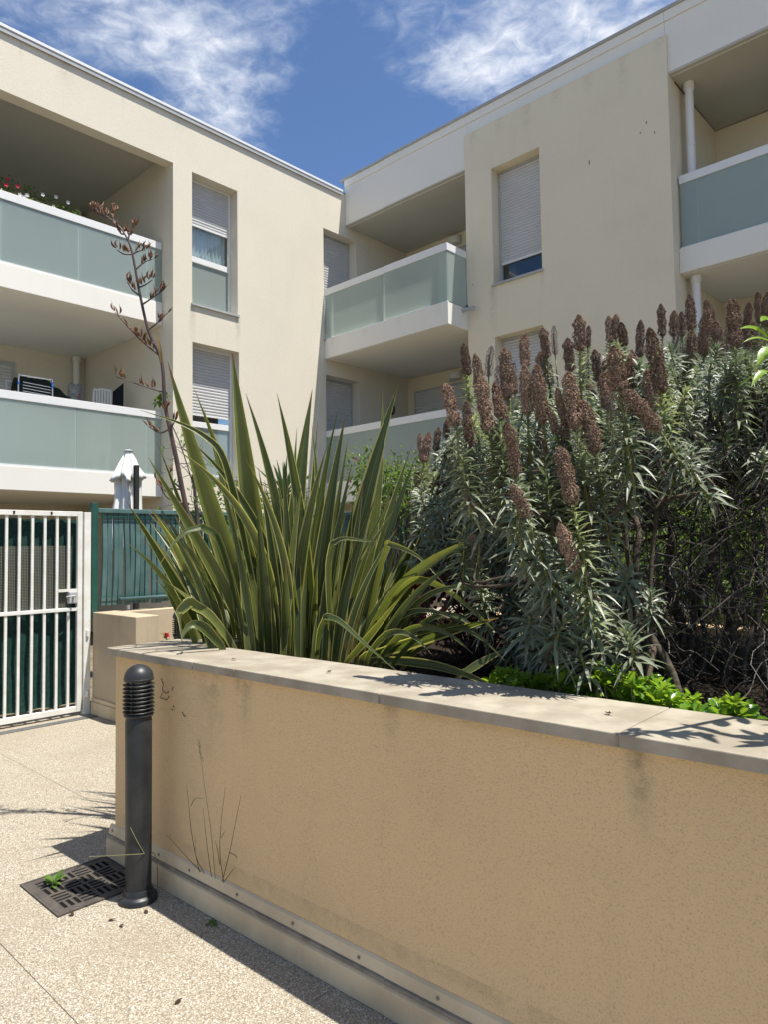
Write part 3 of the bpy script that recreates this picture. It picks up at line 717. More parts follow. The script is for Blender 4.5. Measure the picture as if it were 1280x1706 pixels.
def fence(axis, c, a0, a1, z0, z1, label, smat, pitch, loc, rm):
    f = thing('slat_fence', label, 'fence', loc, 'slatted garden fences')
    def P(a, o, z): return (c+o, a, z) if axis == 'x' else (a, c-o, z)
    def BX(o0, o1, aa, ab, za, zb, nm, mt, bev=0):
        q = box(c+o0, c+o1, aa, ab, za, zb) if axis == 'x' else box(aa, ab, c-o1, c-o0, za, zb)
        return q.build(nm, mt, f, bev=bev)
    posts = [a0, (a0+a1)/2, a1] if a1-a0 < 4 else [a0+k*(a1-a0)/5 for k in range(6)]
    for a in posts: BX(-.025, .03, a-.03, a+.03, z0-.1, z1+.05, 'post', fgreen, .003)
    BX(-.012, .030, a0+.031, a1-.031, z1-.045, z1, 'top_rail', rm, .006)
    q = MB(); q.tube([P(a0+.25, .026, z0+.055), P(a1-.04, .026, z0+.055)], .019, 8); q.build('bottom_rail', rm, f, smooth=True)
    for z in (z1-.075, z1-.09, z0+.09):
        q = MB(); q.tube([P(a0+.03, .022, z), P(a1-.03, .022, z)], .003, 5); q.build('wire', fgreen, f)
    protos = []
    for v in range(4):
        q = MB(); n = 7; w = pitch*.99; bow = rnd(.008, .022); lean = rnd(-.012, .012)
        for k in range(n+1):
            s_ = k/n; z = z0+.005+rnd(-.012, .01)*(k == 0)+(z1-.05-z0)*s_; o = bow*math.sin(math.pi*s_)*(1 if v % 2 else .5); sh = lean*(1-s_)**2+.006*math.sin(3*s_+v)
            for aa, oo in ((-w/2, -.016), (-w*.39, .003), (w*.39, .003), (w/2, -.016)):
                q.v.append(P(aa+sh, 0, 0)[:2]+(z,) if False else tuple(Vector(P(aa+sh, o+oo, z))-Vector(P(0, 0, 0))))
        for k in range(n):
            for j in range(3): i = k*4+j; q.f.append((i, i+1, i+5, i+4))
        protos.append(q.mesh('slat', smat))
    a = a0+.05; k = 0
    while a < a1-.05:
        if min(abs(a-pp) for pp in posts) > .05:
            o = bpy.data.objects.new('slat', random.choice(protos)); COL.objects.link(o); o.location = Vector(P(a, 0, 0)); par(o, f)
        a += pitch
    return f
fence('x', -6.63, 3.018, 5.5, .985, 1.918, 'teal green slat fence on the low wall beside the gate', fslat, .056, (-6.63, 3.0, .93), fslat)
fence('y', 5.65, -6.55, -3.6, 1.05, 1.918, 'teal green slat fence on the far garden wall behind the flax', fslat, .056, (-5, 5.65, .97), fslat)
wsl = mat('pale_slat', (.20, .26, .27), .6, .3, objrnd=.5)
fence('y', 5.65, -3.45, 5.5, 1.05, 1.85, 'pale slat fence on the garden wall behind the tangled shrub', wsl, .056, (1, 5.65, .97), wsl)

# ------------------------------------------------------------------ parasol in the garden
clo = mat('white_canvas', (.80, .79, .75), .85, .1, var=.06, vscale=6)
pt_ = ptx(214, 752, -8.3); X, Y, ZP = pt_.x, pt_.y, pt_.z
par_ = thing('parasol', 'closed white garden parasol standing behind the green slat fence', 'parasol', (X, Y, 0))
MB().lathe([(.22, 0), (.22, .06), (.03, .08), (.022, .09), (.022, ZP-.02)], (X, Y, 0), 16).build('pole', greym, par_)
m = MB(); n = 64; prof = [(.03, 0), (.05, -.03), (.075, -.10), (.11, -.20), (.15, -.30), (.175, -.36), (.13, -.35), (.13, -.5), (.155, -.75), (.18, -1.0), (.19, -1.2), (.18, -1.21)]
for r, z in prof:
    for j in range(n):
        a = 2*math.pi*j/n; k = (.25 if z < -.05 else 0)
        rr = r*(1+k*math.sin(a*6+z*3)*.9+k*.6*math.sin(a*11+1+z*5)+k*.3*math.sin(a*23)); m.v.append((X+rr*math.cos(a)*.9, Y+.02*z+rr*math.sin(a), ZP+z+(.03*math.sin(a*5)+.02*math.sin(a*9+2))*(z < -.25)))
for k in range(len(prof)-1):
    for j in range(n): o = k*n; q = (j+1) % n; m.f.append((o+j, o+q, o+n+q, o+n+j))
m.build('canopy', clo, par_, smooth=True)
MB().lathe([(.05, ZP-.005), (.06, ZP+.005), (.03, ZP+.02)], (X, Y, 0), 12).build('finial', greym, par_)
dx = ptx(227, 775, -8.05)
MB().box(dx.x-.025, dx.x+.025, dx.y-.03, dx.y+.03, 0, dx.z).build('mast_cover', darkin, par_, bev=.01)

# ------------------------------------------------------------------ things on the left balconies
alu = mat('aluminium', (.6, .6, .6), .35, .5, .8); blu = mat('blue_plastic', (.02, .12, .5), .4, .4)
FZ = 2.745
xr = -11.15; pa = ptx(31, 640, xr); pb = ptx(87, 660, xr)
rk = thing('drying_rack', 'folding metal laundry rack with blue clips on lower left balcony', 'drying rack', (xr, (pa.y+pb.y)/2, FZ))
top = ptx(50, 628, xr).z
for x_ in (xr, xr-.5):
    MB().tube(smoothpath([(x_, pa.y, FZ), (x_, pa.y, FZ+.7), (x_, pa.y, top-.05), (x_, pa.y+.05, top), (x_, (pa.y+pb.y)/2, top), (x_, pb.y-.05, top), (x_, pb.y, top-.05), (x_, pb.y, FZ+.7), (x_, pb.y, FZ)], 40), .011, 8).build('frame', alu, rk, smooth=True)
for k in range(7): MB().tube([(xr-.02, pa.y+.05+rnd(0, .03), top-.09-.045*k), (xr-.02, pb.y, top-.11-.045*k)], .004, 6).build('wire', alu, rk)
for y, z in ((pa.y, top-.12), (pb.y, top-.05), (pb.y, top-.1)): MB().lathe([(.016, z-.02), (.016, z+.02)], (xr, y, 0), 8).build('clip', blu, rk)
# dark laundry
dk = mat('dark_laundry', (.028, .034, .026), .9, .1, var=.3, vscale=10)
m = MB(); n = 26; mm = 16; y0 = pa.y+.04; y1 = ptx(112, 655, xr-.25).y+.05
for j in range(mm+1):
    for i in range(n+1):
        u, v = i/n, j/mm; y = y0+(y1-y0)*u; env = math.sin(math.pi*min(1, u*1.0+.12))**.5 if u < .5 else 1-(u-.5)*.9
        zt_ = top+.06-.1*(1-env)-.42*max(0, u-.55); xx = xr-.42+.36*v
        z = zt_-.55*(abs(v-.35)*1.5)**1.6+.015*math.sin(i*1.1+j*.6); m.v.append((xx, y, max(z, FZ+.3)))
for j in range(mm):
    for i in range(n): o = j*(n+1)+i; m.f.append((o, o+1, o+n+2, o+n+1))
o = m.build('laundry', dk, None, smooth=True); sd = o.modifiers.new('thick', 'SOLIDIFY'); sd.thickness = .012
tag(o, 'dark green cloth draped over the laundry rack on lower balcony', 'laundry')
plw = mat('white_plastic', (.62, .62, .60), .5, .3)
def chair(px0, px1, pyt, x, label, mt, slats):
    a = ptx(px0, pyt+10, x); b = ptx(px1, pyt, x); zt_ = b.z; y0, y1 = a.y, b.y
    c = thing('garden_chair', label, 'chair', (x, (y0+y1)/2, FZ))
    MB().box(x-.45, x-.02, y0, y1, FZ+.42, FZ+.45).build('seat', mt, c, bev=.01)
    for xx in (x-.44, x-.05):
        for yy in (y0+.02, y1-.05): box(xx, xx+.035, yy, yy+.035, FZ, FZ+.42).build('leg', mt, c)
    if slats:
        bk = MB().tube(smoothpath([(x-.02, y0, FZ+.45), (x, y0, zt_-.10), (x, y0+.04, zt_-.03), (x, (y0+y1)/2, zt_), (x, y1-.04, zt_-.01), (x, y1, zt_-.08), (x-.02, y1, FZ+.45)], 24), .018, 8).build('backrest', mt, c, smooth=True)
        k = 6
        for i in range(1, k): y = y0+(y1-y0)*i/k; box(x-.012, x+.002, y-.014, y+.014, FZ+.45, zt_-.02).build('slat', mt, bk)
    else: 
        m = MB(); m.v = [(x, y0, FZ+.45), (x, y1, FZ+.45), (x, y1, zt_+.02), (x, y0+.03, zt_-.16), (x-.03, y0, FZ+.45), (x-.03, y1, FZ+.45), (x-.03, y1, zt_+.02), (x-.03, y0+.03, zt_-.16)]
        m.f = [(0, 1, 2, 3), (7, 6, 5, 4), (0, 4, 5, 1), (1, 5, 6, 2), (2, 6, 7, 3), (3, 7, 4, 0)]; m.build('backrest', mt, c, bev=.008)
    return c
chair(156, 184, 651, -11.55, 'white plastic garden chair with slatted back on lower balcony', plw, True)
chair(186, 206, 640, -11.75, 'dark folded fabric chair against wall of lower balcony', mat('dark_fabric', (.018, .02, .026), .8, .1), False)
x = -11.9; a = ptx(117, 650, x); b = ptx(147, 640, x)
st = thing('storage_stool', 'pale stool holding a shopping bag on lower balcony', 'stool', (x, (a.y+b.y)/2, FZ))
MB().box(x-.4, x+.0, a.y, b.y+.06, FZ+.68, FZ+.72).build('seat', plw, st, bev=.006)
for xx in (x-.38, x-.05):
    for yy in (a.y+.02, b.y): box(xx, xx+.035, yy, yy+.035, FZ, FZ+.68).build('leg', plw, st)
m = MB(); n = 24; zb = FZ+.721; H = ptx(128, 638, x).z-zb; cy = (a.y+b.y)/2; ry = (b.y-a.y)*.42
rows = 9
for j in range(rows+1):
    v = j/rows
    for i in range(n):
        an = 2*math.pi*i/n; w = 1+.10*math.sin(an*5+v*4)+.06*math.sin(an*9); k = (1-.25*v**2)*(1 if j else .85)
        m.v.append((x-.18+.16*k*w*math.cos(an), cy+ry*k*w*math.sin(an), zb+H*v+.02*math.sin(an*4)*(v > .8)))
for j in range(rows):
    for i in range(n): q = (i+1) % n; m.f.append((j*n+i, j*n+q, j*n+n+q, j*n+n+i))
m.f.append(tuple(range(n-1, -1, -1))); m.f.append(tuple(range(rows*n, rows*n+n)))
bagm = mat('grey_bag', (.34, .34, .33), .7, .2, col2=(.22, .22, .215), vscale=14)
bag = m.build('shopping_bag', bagm, None, smooth=True); tag(bag, 'crumpled pale shopping bag with red print on lower balcony stool', 'bag')
tx = bpy.data.curves.new('bag_print', 'FONT'); tx.body = 'TEAM'; tx.size = .10; tx.extrude = .001; tx.align_x = 'CENTER'
redp = mat('red_print', (.5, .02, .02), .6, .2); tx.materials.append(redp)
to = bpy.data.objects.new('bag_print_curve', tx); COL.objects.link(to)
bpy.context.view_layer.update()
tm = bpy.data.meshes.new_from_object(to); bpy.data.objects.remove(to)
o = link('bag_print', tm, bag, loc=(x-.18+.185, cy, zb+H*.52), rot=Matrix(((0, 0, 1), (1, 0, 0), (0, 1, 0))).to_quaternion()); tm.materials.clear(); tm.materials.append(redp)
m = MB(); m.tube([(x+.006, cy-.02, zb+H*.74), (x+.006, cy, zb+H*.80), (x+.006, cy+.02, zb+H*.74), (x+.006, cy-.02, zb+H*.74)], .007, 5); m.build('bag_emblem', redp, bag)

# ------------------------------------------------------------------ New Zealand flax
def flaxmat():
    m = bpy.data.materials.new('flax_leaf'); m.use_nodes = True; t = m.node_tree; b = t.nodes['Principled BSDF']; o = t.nodes['Material Output']
    uv = N(t, 'ShaderNodeUVMap'); s = N(t, 'ShaderNodeSeparateXYZ'); LK(t, uv.outputs[0], s.inputs[0]); oi = N(t, 'ShaderNodeObjectInfo'); rn = oi.outputs['Random']
    geo = N(t, 'ShaderNodeNewGeometry'); nz = N(t, 'ShaderNodeTexNoise', i_Scale=6.0, i_Detail=4.0); LK(t, geo.outputs['Position'], nz.inputs['Vector'])
    # lengthwise fibre stripes
    cb = N(t, 'ShaderNodeCombineXYZ'); LK(t, MA(t, 'MULTIPLY', s.outputs[0], 34.0), cb.inputs[0]); LK(t, MA(t, 'MULTIPLY', s.outputs[1], 1.2), cb.inputs[1]); LK(t, MA(t, 'MULTIPLY', rn, 50.0), cb.inputs[2])
    st = N(t, 'ShaderNodeTexNoise', i_Scale=1.0, i_Detail=2.0); LK(t, cb.outputs[0], st.inputs['Vector'])
    c = MIX(t, RAMP(t, rn, .3, 1.0), (.036, .058, .017), (.145, .16, .045))
    c = MIX(t, MA(t, 'MULTIPLY', RAMP(t, st.outputs[0], .42, .66), .6), c, (.17, .20, .07))
    c = MIX(t, MA(t, 'MULTIPLY', RAMP(t, nz.outputs[0], .4, .7), .35), c, (.05, .085, .03))
    ed = MA(t, 'ABSOLUTE', MA(t, 'MULTIPLY_ADD', s.outputs[0], 2.0, -1.0))
    wdt = MA(t, 'MULTIPLY_ADD', MA(t, 'FRACT', MA(t, 'MULTIPLY', rn, 5.3)), .24, .72)
    n_ = N(t, 'ShaderNodeMapRange'); LK(t, ed, n_.inputs[0]); LK(t, wdt, n_.inputs[1]); LK(t, MA(t, 'ADD', wdt, .07), n_.inputs[2])
    c = MIX(t, MA(t, 'MULTIPLY', n_.outputs[0], .8), c, (.58, .53, .22))
    mid = RAMP(t, ed, .0, .10); c = MIX(t, MA(t, 'MULTIPLY', MA(t, 'SUBTRACT', 1.0, mid), .35), c, (.26, .27, .10))
    low = MA(t, 'SUBTRACT', 1.0, RAMP(t, s.outputs[1], .02, .22)); c = MIX(t, MA(t, 'MULTIPLY', low, .45), c, (.34, .30, .15))
    tip = RAMP(t, MA(t, 'ADD', s.outputs[1], MA(t, 'MULTIPLY', MA(t, 'FRACT', MA(t, 'MULTIPLY', rn, 7.31)), .06)), .965, 1.02)
    c = MIX(t, tip, c, (.20, .12, .05))
    bl = MA(t, 'MULTIPLY', MA(t, 'MULTIPLY', RAMP(t, nz.outputs[0], .60, .74), MA(t, 'GREATER_THAN', MA(t, 'FRACT', MA(t, 'MULTIPLY', rn, 3.7)), .7)), .6); c = MIX(t, bl, c, (.30, .19, .05))
    c = MIX(t, MA(t, 'MULTIPLY', geo.outputs['Backfacing'], .5), c, (.19, .24, .15))
    LK(t, c, b.inputs['Base Color']); b.inputs['Roughness'].default_value = .32; b.inputs['Specular IOR Level'].default_value = .5
    bp = N(t, 'ShaderNodeBump', i_Strength=.35, i_Distance=.002); LK(t, st.outputs[0], bp.inputs['Height']); LK(t, bp.outputs[0], b.inputs['Normal'])
    tr = N(t, 'ShaderNodeBsdfTranslucent'); LK(t, MIX(t, 1.0, c, (1.9, 1.9, .9), 'MULTIPLY'), tr.inputs[0])
    mx = N(t, 'ShaderNodeMixShader', i_0=.36); LK(t, b.outputs[0], mx.inputs[1]); LK(t, tr.outputs[0], mx.inputs[2]); LK(t, mx.outputs[0], o.inputs[0])
    return m
FLX = flaxmat()
SOIL = .90
fx = thing('flax_plant', 'large sword-leaved flax clump with yellow-edged green leaves in the planter', 'flax plant', pd(500, 1090, 3.75)*1.0)
fx.location.z = SOIL
def tidy(pts):
    """nearly straight leaves get one even curve; folded ones keep a sharp fold"""
    n = len(pts); L = [0]
    for a, b in zip(pts[:-1], pts[1:]): L.append(L[-1]+math.hypot(a[0]-b[0], a[1]-b[1]))
    T = [l/L[-1] for l in L]; A, B = pts[0], pts[-1]; best = None
    # quadratic Bezier through the ends: least squares for the control point
    den = sum((2*t*(1-t))**2 for t in T) or 1
    C = [sum(2*t*(1-t)*(p[i]-(1-t)**2*A[i]-t*t*B[i]) for t, p in zip(T, pts))/den for i in (0, 1)]
    f = lambda t: tuple((1-t)**2*A[i]+2*t*(1-t)*C[i]+t*t*B[i] for i in (0, 1))
    if max(math.hypot(p[0]-f(t)[0], p[1]-f(t)[1]) for t, p in zip(T, pts)) < 15: return [f(k/6) for k in range(7)]
    out = [pts[0]]
    for k in range(1, n-1):
        p, a, b = Vector(pts[k]), Vector(pts[k-1]), Vector(pts[k+1]); 
        if (p-a).angle(b-p) > .75: out += [tuple(p.lerp(a, .16)), tuple(p), tuple(p.lerp(b, .16))]
        else: out.append(pts[k])
    return out+[pts[-1]]
def flaxleaf(pts, wpx, d0, d1, twist=None, wprof=None):
    pts = tidy(pts)
    """pts: pixels from tip to base; d0 depth at base, d1 at tip"""
    n = len(pts); W3 = []
    # cumulative length for depth blend
    L = [0]
    for a, b in zip(pts[:-1], pts[1:]): L.append(L[-1]+math.hypot(a[0]-b[0], a[1]-b[1]))
    for (px, py), l in zip(pts, L):
        k = 1-l/L[-1]; W3.append(pd(px, py, d0+(d1-d0)*k**1.3))
    W3 = W3[::-1]
    b = W3[0]; foot = Vector((b.x, b.y, SOIL-.03))
    if b.z > SOIL+.03: W3 = [foot]+W3
    else: W3[0] = foot
    ns = 26; P = smoothpath(W3, ns); w = wpx*((d0+d1)/2)/FPX*1.18
    tw = rnd(-.75, .75) if twist is None else twist; tw2 = tw+rnd(-.5, .5)
    wid = []; nr = []
    for k in range(ns+1):
        s = k/ns; f = (.42+.58*min(1, s/.42)**.8) if s < .42 else (1-((s-.42)/.58)**1.55)
        wid.append(max(w*f, .0015))
        tdir = (P[min(k+1, ns)]-P[max(k-1, 0)]).normalized(); vw = (CAM-P[k]).normalized(); vw = (vw-tdir*vw.dot(tdir)).normalized()
        nr.append(Quaternion(tdir, tw+(tw2-tw)*s) @ vw)
    m = MB().strip(P, wid, nr, keel=rnd(.3, .9))
    return m.build('leaf', FLX, fx, smooth=True)
LV = [
 ([(279,602),(300,690),(335,800),(385,930),(440,1090)],29,3.7,3.5), ([(386,584),(397,680),(412,780),(428,880),(452,1000),(465,1095)],31,3.8,3.8),
 ([(323,647),(350,690),(366,760),(387,830),(422,940),(452,1090)],19,3.75,3.6), ([(232,683),(300,706),(340,728),(367,757),(387,825),(412,940),(440,1085)],12,3.7,3.4),
 ([(409,655),(430,740),(450,800),(480,900),(500,1090)],17,3.9,4.1), ([(461,655),(472,720),(487,780),(500,850),(512,920),(520,1095)],21,3.7,3.6),
 ([(520,648),(512,690),(503,750),(497,820),(490,900),(482,1090)],28,3.8,3.9), ([(564,678),(555,720),(542,770),(530,840),(520,920),(512,1095)],19,3.9,4.1),
 ([(575,690),(567,740),(556,800),(545,870),(535,950),(520,1095)],22,3.7,3.7), ([(580,730),(572,790),(563,850),(548,960),(540,1098)],14,3.9,4.1),
 ([(665,640),(650,690),(634,750),(615,820),(597,880),(575,960),(555,1100)],31,3.7,3.6), ([(637,653),(633,720),(628,800),(618,880),(600,980),(570,1100)],17,3.9,4.1),
 ([(586,771),(575,830),(562,900),(545,980),(530,1098)],16,3.6,3.6), ([(543,747),(535,800),(520,860),(505,900),(495,960),(485,1090)],20,3.6,3.5),
 ([(693,762),(680,810),(660,860),(640,920),(615,1000),(590,1105)],15,3.6,3.6), ([(687,742),(678,790),(655,850),(640,890),(610,990),(585,1105)],15,3.9,4.1),
 ([(678,760),(660,830),(640,890),(605,1000),(580,1100)],10,4.0,4.3), ([(727,826),(705,870),(680,920),(655,980),(610,1105)],16,3.8,3.8),
 ([(770,860),(745,900),(720,950),(690,1000),(640,1110)],14,3.8,3.7), ([(782,890),(757,940),(730,985),(700,1030),(650,1110)],18,3.7,3.8),
 ([(806,894),(778,903),(725,932),(681,962),(640,1025),(600,1105)],19,3.6,3.0), ([(632,902),(605,901),(572,898),(556,906),(549,950),(552,1040),(560,1100)],12,3.5,3.3),
 ([(745,978),(705,933),(675,914),(647,905),(630,960),(600,1100)],10,3.6,3.2), ([(828,1054),(814,1038),(780,1005),(745,977),(710,962),(682,966),(652,1002),(615,1105)],16,3.5,2.9),
 ([(784,1045),(730,1026),(685,1014),(655,1035),(622,1105)],10,3.4,3.0), ([(832,1029),(770,1050),(700,1063),(640,1074),(602,1095)],22,3.3,2.8),
 ([(845,1158),(790,1130),(740,1114),(680,1104),(620,1102)],15,3.3,2.65), ([(668,1122),(620,1085),(585,1054),(562,1036),(546,1031),(535,1055),(530,1100)],14,3.4,2.9),
 ([(832,1125),(808,1088),(785,1048),(768,1022),(750,1012),(733,1018),(705,1045),(650,1105)],8,3.4,2.9), ([(857,1076),(830,1090),(800,1106),(765,1128)],13,2.95,2.9),
 ([(210,835),(240,885),(275,950),(310,1012),(352,1085)],19,3.7,3.3), ([(252,848),(280,890),(310,940),(340,1010),(367,1085)],19,3.7,3.5),
 ([(247,763),(280,820),(310,880),(342,925),(382,985),(430,1090)],20,3.6,3.3), ([(262,737),(275,790),(300,850),(345,950),(385,1085)],11,3.9,3.9),
 ([(266,941),(285,912),(308,888),(335,880),(362,900),(386,980),(402,1085)],12,3.6,3.2), ([(303,1068),(299,1022),(316,1008),(350,1030),(388,1085)],20,3.5,3.3),
 ([(300,1072),(308,1043),(330,1044),(370,1085)],15,3.4,3.25), ([(294,748),(330,775),(365,800),(397,842),(432,922),(460,1090)],15,3.6,3.4),
 ([(313,730),(335,755),(362,778),(392,812),(428,885),(470,1090)],15,3.7,3.6), ([(406,760),(425,790),(445,830),(460,880),(475,960),(482,1090)],13,3.5,3.4),
 ([(394,752),(403,810),(410,870),(425,950),(442,1085)],13,4.0,4.2), ([(339,677),(350,740),(362,790),(385,850),(430,1085)],9,4.0,4.2),
 ([(529,699),(525,760),(520,850),(512,1090)],11,4.1,4.3), ([(494,714),(490,780),(487,880),(490,1090)],11,4.1,4.3), ([(519,708),(532,780),(526,880),(515,1090)],11,4.0,4.2),
 ([(673,989),(640,1025),(605,1070),(575,1105)],12,3.4,3.2), ([(268,965),(300,985),(350,1040),(385,1085)],12,3.5,3.4), ([(330,838),(352,900),(380,980),(410,1085)],14,3.9,4.1),
 ([(722,880),(700,930),(668,1000),(630,1105)],12,4.1,4.3), ([(752,905),(720,965),(680,1040),(640,1105)],13,3.9,4.0), ([(655,800),(640,860),(610,960),(575,1100)],13,4.1,4.3),
 ([(800,960),(760,1000),(710,1050),(655,1110)],11,3.6,3.5), ([(812,1000),(770,1030),(715,1068),(660,1112)],10,3.4,3.2), ([(880,1020),(830,1022),(760,1045),(690,1085),(650,1110)],10,3.5,3.4),
 ([(790,1090),(745,1055),(700,1040),(660,1060),(630,1105)],11,3.25,2.8), ([(862,1012),(810,985),(760,976),(700,1000),(640,1100)],10,3.35,2.9), ([(775,930),(740,945),(700,985),(650,1060),(625,1105)],13,3.35,3.0), ([(722,1092),(690,1060),(655,1050),(625,1070),(610,1100)],10,3.25,2.9), ([(842,1100),(800,1062),(752,1040),(705,1052),(655,1108)],9,3.2,2.75),
 ([(470,770),(476,850),(482,960),(486,1090)],14,3.5,3.5), ([(440,800),(452,870),(470,970),(478,1090)],13,3.6,3.7), ([(605,800),(595,880),(578,980),(560,1100)],13,3.6,3.6),
]
for pts, w, d0, d1 in LV: flaxleaf(pts, w, d0, d1)
for k in range(150):   # the many inner leaves of the clump
    u = random.random(); bx = 330+300*u+rnd(-18, 18); by = 1078+45*u*.7
    fan = (u-.5)*2; L = rnd(150, 330)*(1-.25*abs(fan)); an = fan*rnd(.25, .62)+rnd(-.12, .12)
    tx_, ty_ = bx+L*math.sin(an), by-L*math.cos(an); mx_, my_ = bx+L*.5*math.sin(an*.7), by-L*.5*math.cos(an*.7)
    d = rnd(3.45, 4.3); flaxleaf([(tx_, ty_), (mx_, my_), (bx, by)], rnd(7, 16), d, d+rnd(-.15, .25))
dryf = mat('dry_flax', (.26, .19, .10), .8, .2, col2=(.15, .10, .05), vscale=20, objrnd=.3)
for k in range(26):   # dead leaves hanging about the base
    u = random.random(); bx = 340+320*u; by = 1080+32*u; dx_ = rnd(-70, 70); d = rnd(3.8, 4.15); h = rnd(25, 90)
    pts = [pd(bx+dx_*q, by-h*math.sin(min(1, q*1.25)*2.4), d-.08*q) for q in (1, .75, .5, .25, 0)][::-1]; pts[0].z = SOIL-.02
    m = MB().strip(smoothpath(pts, 10), [.012*(1-(j/10)**2)+.001 for j in range(11)], (CAM-pts[2]).normalized()+rvec()*.5, keel=.8); m.build('dead_leaf', dryf, fx, smooth=True)
# seed stalk
stm = mat('flax_stalk', (.055, .04, .042), .5, .4, col2=(.10, .06, .05), vscale=9)
podm = mat('seed_pod', (.17, .07, .024), .55, .35, col2=(.09, .04, .02), vscale=40, objrnd=.35)
DS = 3.9
sp_ = [(430,1085),(385,1000),(345,925),(315,864),(293,762),(285,724),(274.5,673),(269,602),(247,551),(232,486),(220,422),(208,391),(191,371),(154,345)]
sp3 = [pd(x, y, DS+.0*i) for i, (x, y) in enumerate(sp_)]; sp3[0].z = SOIL-.03
P = smoothpath(sp3, 60); rad = [.017*(1-.86*(k/60)**1.1) for k in range(61)]
stalk = MB().tube(P, rad, 8).build('flower_stalk', stm, fx, smooth=True)
podv = []
for v in range(4):
    m = MB(); n = 8; cv_ = rnd(-.006, .010)
    pts = [Vector((cv_*math.sin(math.pi*k/n)*2, 0, .052*k/n)) for k in range(n+1)]
    m.tube(pts, [.002, .0045, .0068, .0078, .0078, .007, .0052, .003, .0008], 6); m.tube([pts[-1], pts[-1]+Vector((.004, .002, .012))], [.0012, .0004], 4)
    podv.append(m.mesh('seed_pod', podm, True))
z5 = lambda x, y: (130+x*.34, 320+y*.34)
BR = [((410,1000),(330,955),(185,905),[.25,.35,.45,.55,.62,.85,.93,1]), ((450,1160),(400,1180),(345,1150),[.5,.6,.9,1]), ((400,800),(300,720),(180,590),[.2,.3,.35,.42,.5,.55,.6,.66,.72,.8,.95,1]),
 ((355,680),(390,640),(440,590),[.5,.65,.8,.95]), ((330,560),(370,515),(420,480),[.4,.55,.7,.85,1]), ((300,490),(265,480),(240,440),[.3,.5,.7,.9,1]), ((298,470),(330,455),(365,430),[.3,.5,.75,1]),
 ((285,370),(325,345),(365,330),[.4,.55,.7,.85,1]), ((262,310),(225,305),(190,285),[.3,.45,.6,.75,1]), ((270,320),(300,290),(330,285),[.3,.5,.65,.8,1]), ((250,225),(255,195),(275,170),[.2,.4,.6,.8,1]),
 ((232,212),(210,205),(190,175),[.3,.5,.7,.9]), ((180,150),(165,120),(170,95),[.3,.5,.7,.9,1]), ((150,130),(110,115),(70,85),[.1,.3,.5,.65,.8,.9,1]), ((120,110),(110,100),(108,75),[.6,.9]),
 ((480,1480),(430,1450),(395,1420),[.6,.8,1]), ((470,1440),(455,1410),(450,1385),[.7,1]), ((455,1150),(470,1130),(478,1100),[.5,.9]), ((440,1100),(435,1075),(430,1050),[.5,.9]), ((500,1530),(440,1500),(400,1440),[.7,.95])]
for a, b, c, ts in BR:
    dz = rnd(-.05, .05); A_, B_, C_ = [pd(*z5(*q), DS+k) for q, k in ((a, 0), (b, dz), (c, dz*2))]
    # start on the stalk itself
    A_ = min(P, key=lambda q: (q-A_).length)
    path = smoothpath([A_, B_, C_], 12)
    MB().tube(path, [.0055-.0032*k/12 for k in range(13)], 6).build('stalk_branch', stm, stalk, smooth=True)
    for tt in ts:
        for rep in range(2 if random.random() < .75 else 1):
            q = path[min(12, int(tt*12))]; dirv = (Vector((0, 0, 1))+rvec()*.55+(C_-A_).normalized()*.3).normalized()
            tip = q+dirv*.012+rvec()*.006
            o = link('seed_pod', random.choice(podv), stalk, loc=tip, rot=dirv.to_track_quat('Z', 'Y') @ Quaternion((0, 0, 1), rnd(0, 6.28)), scale=(rnd(.6, .8), rnd(.6, .8), rnd(.7, .95)))
p = pd(268, 602, DS)
# papery bract on the stalk
MB().strip(smoothpath([pd(269, 604, DS-.01), pd(266, 580, DS-.02), pd(261, 553, DS-.02)], 8), [.012, .016, .018, .018, .016, .013, .009, .005, .001], (CAM-p).normalized()).build('bract', mat('bract', (.25, .17, .06), .6, .2), stalk, smooth=True)

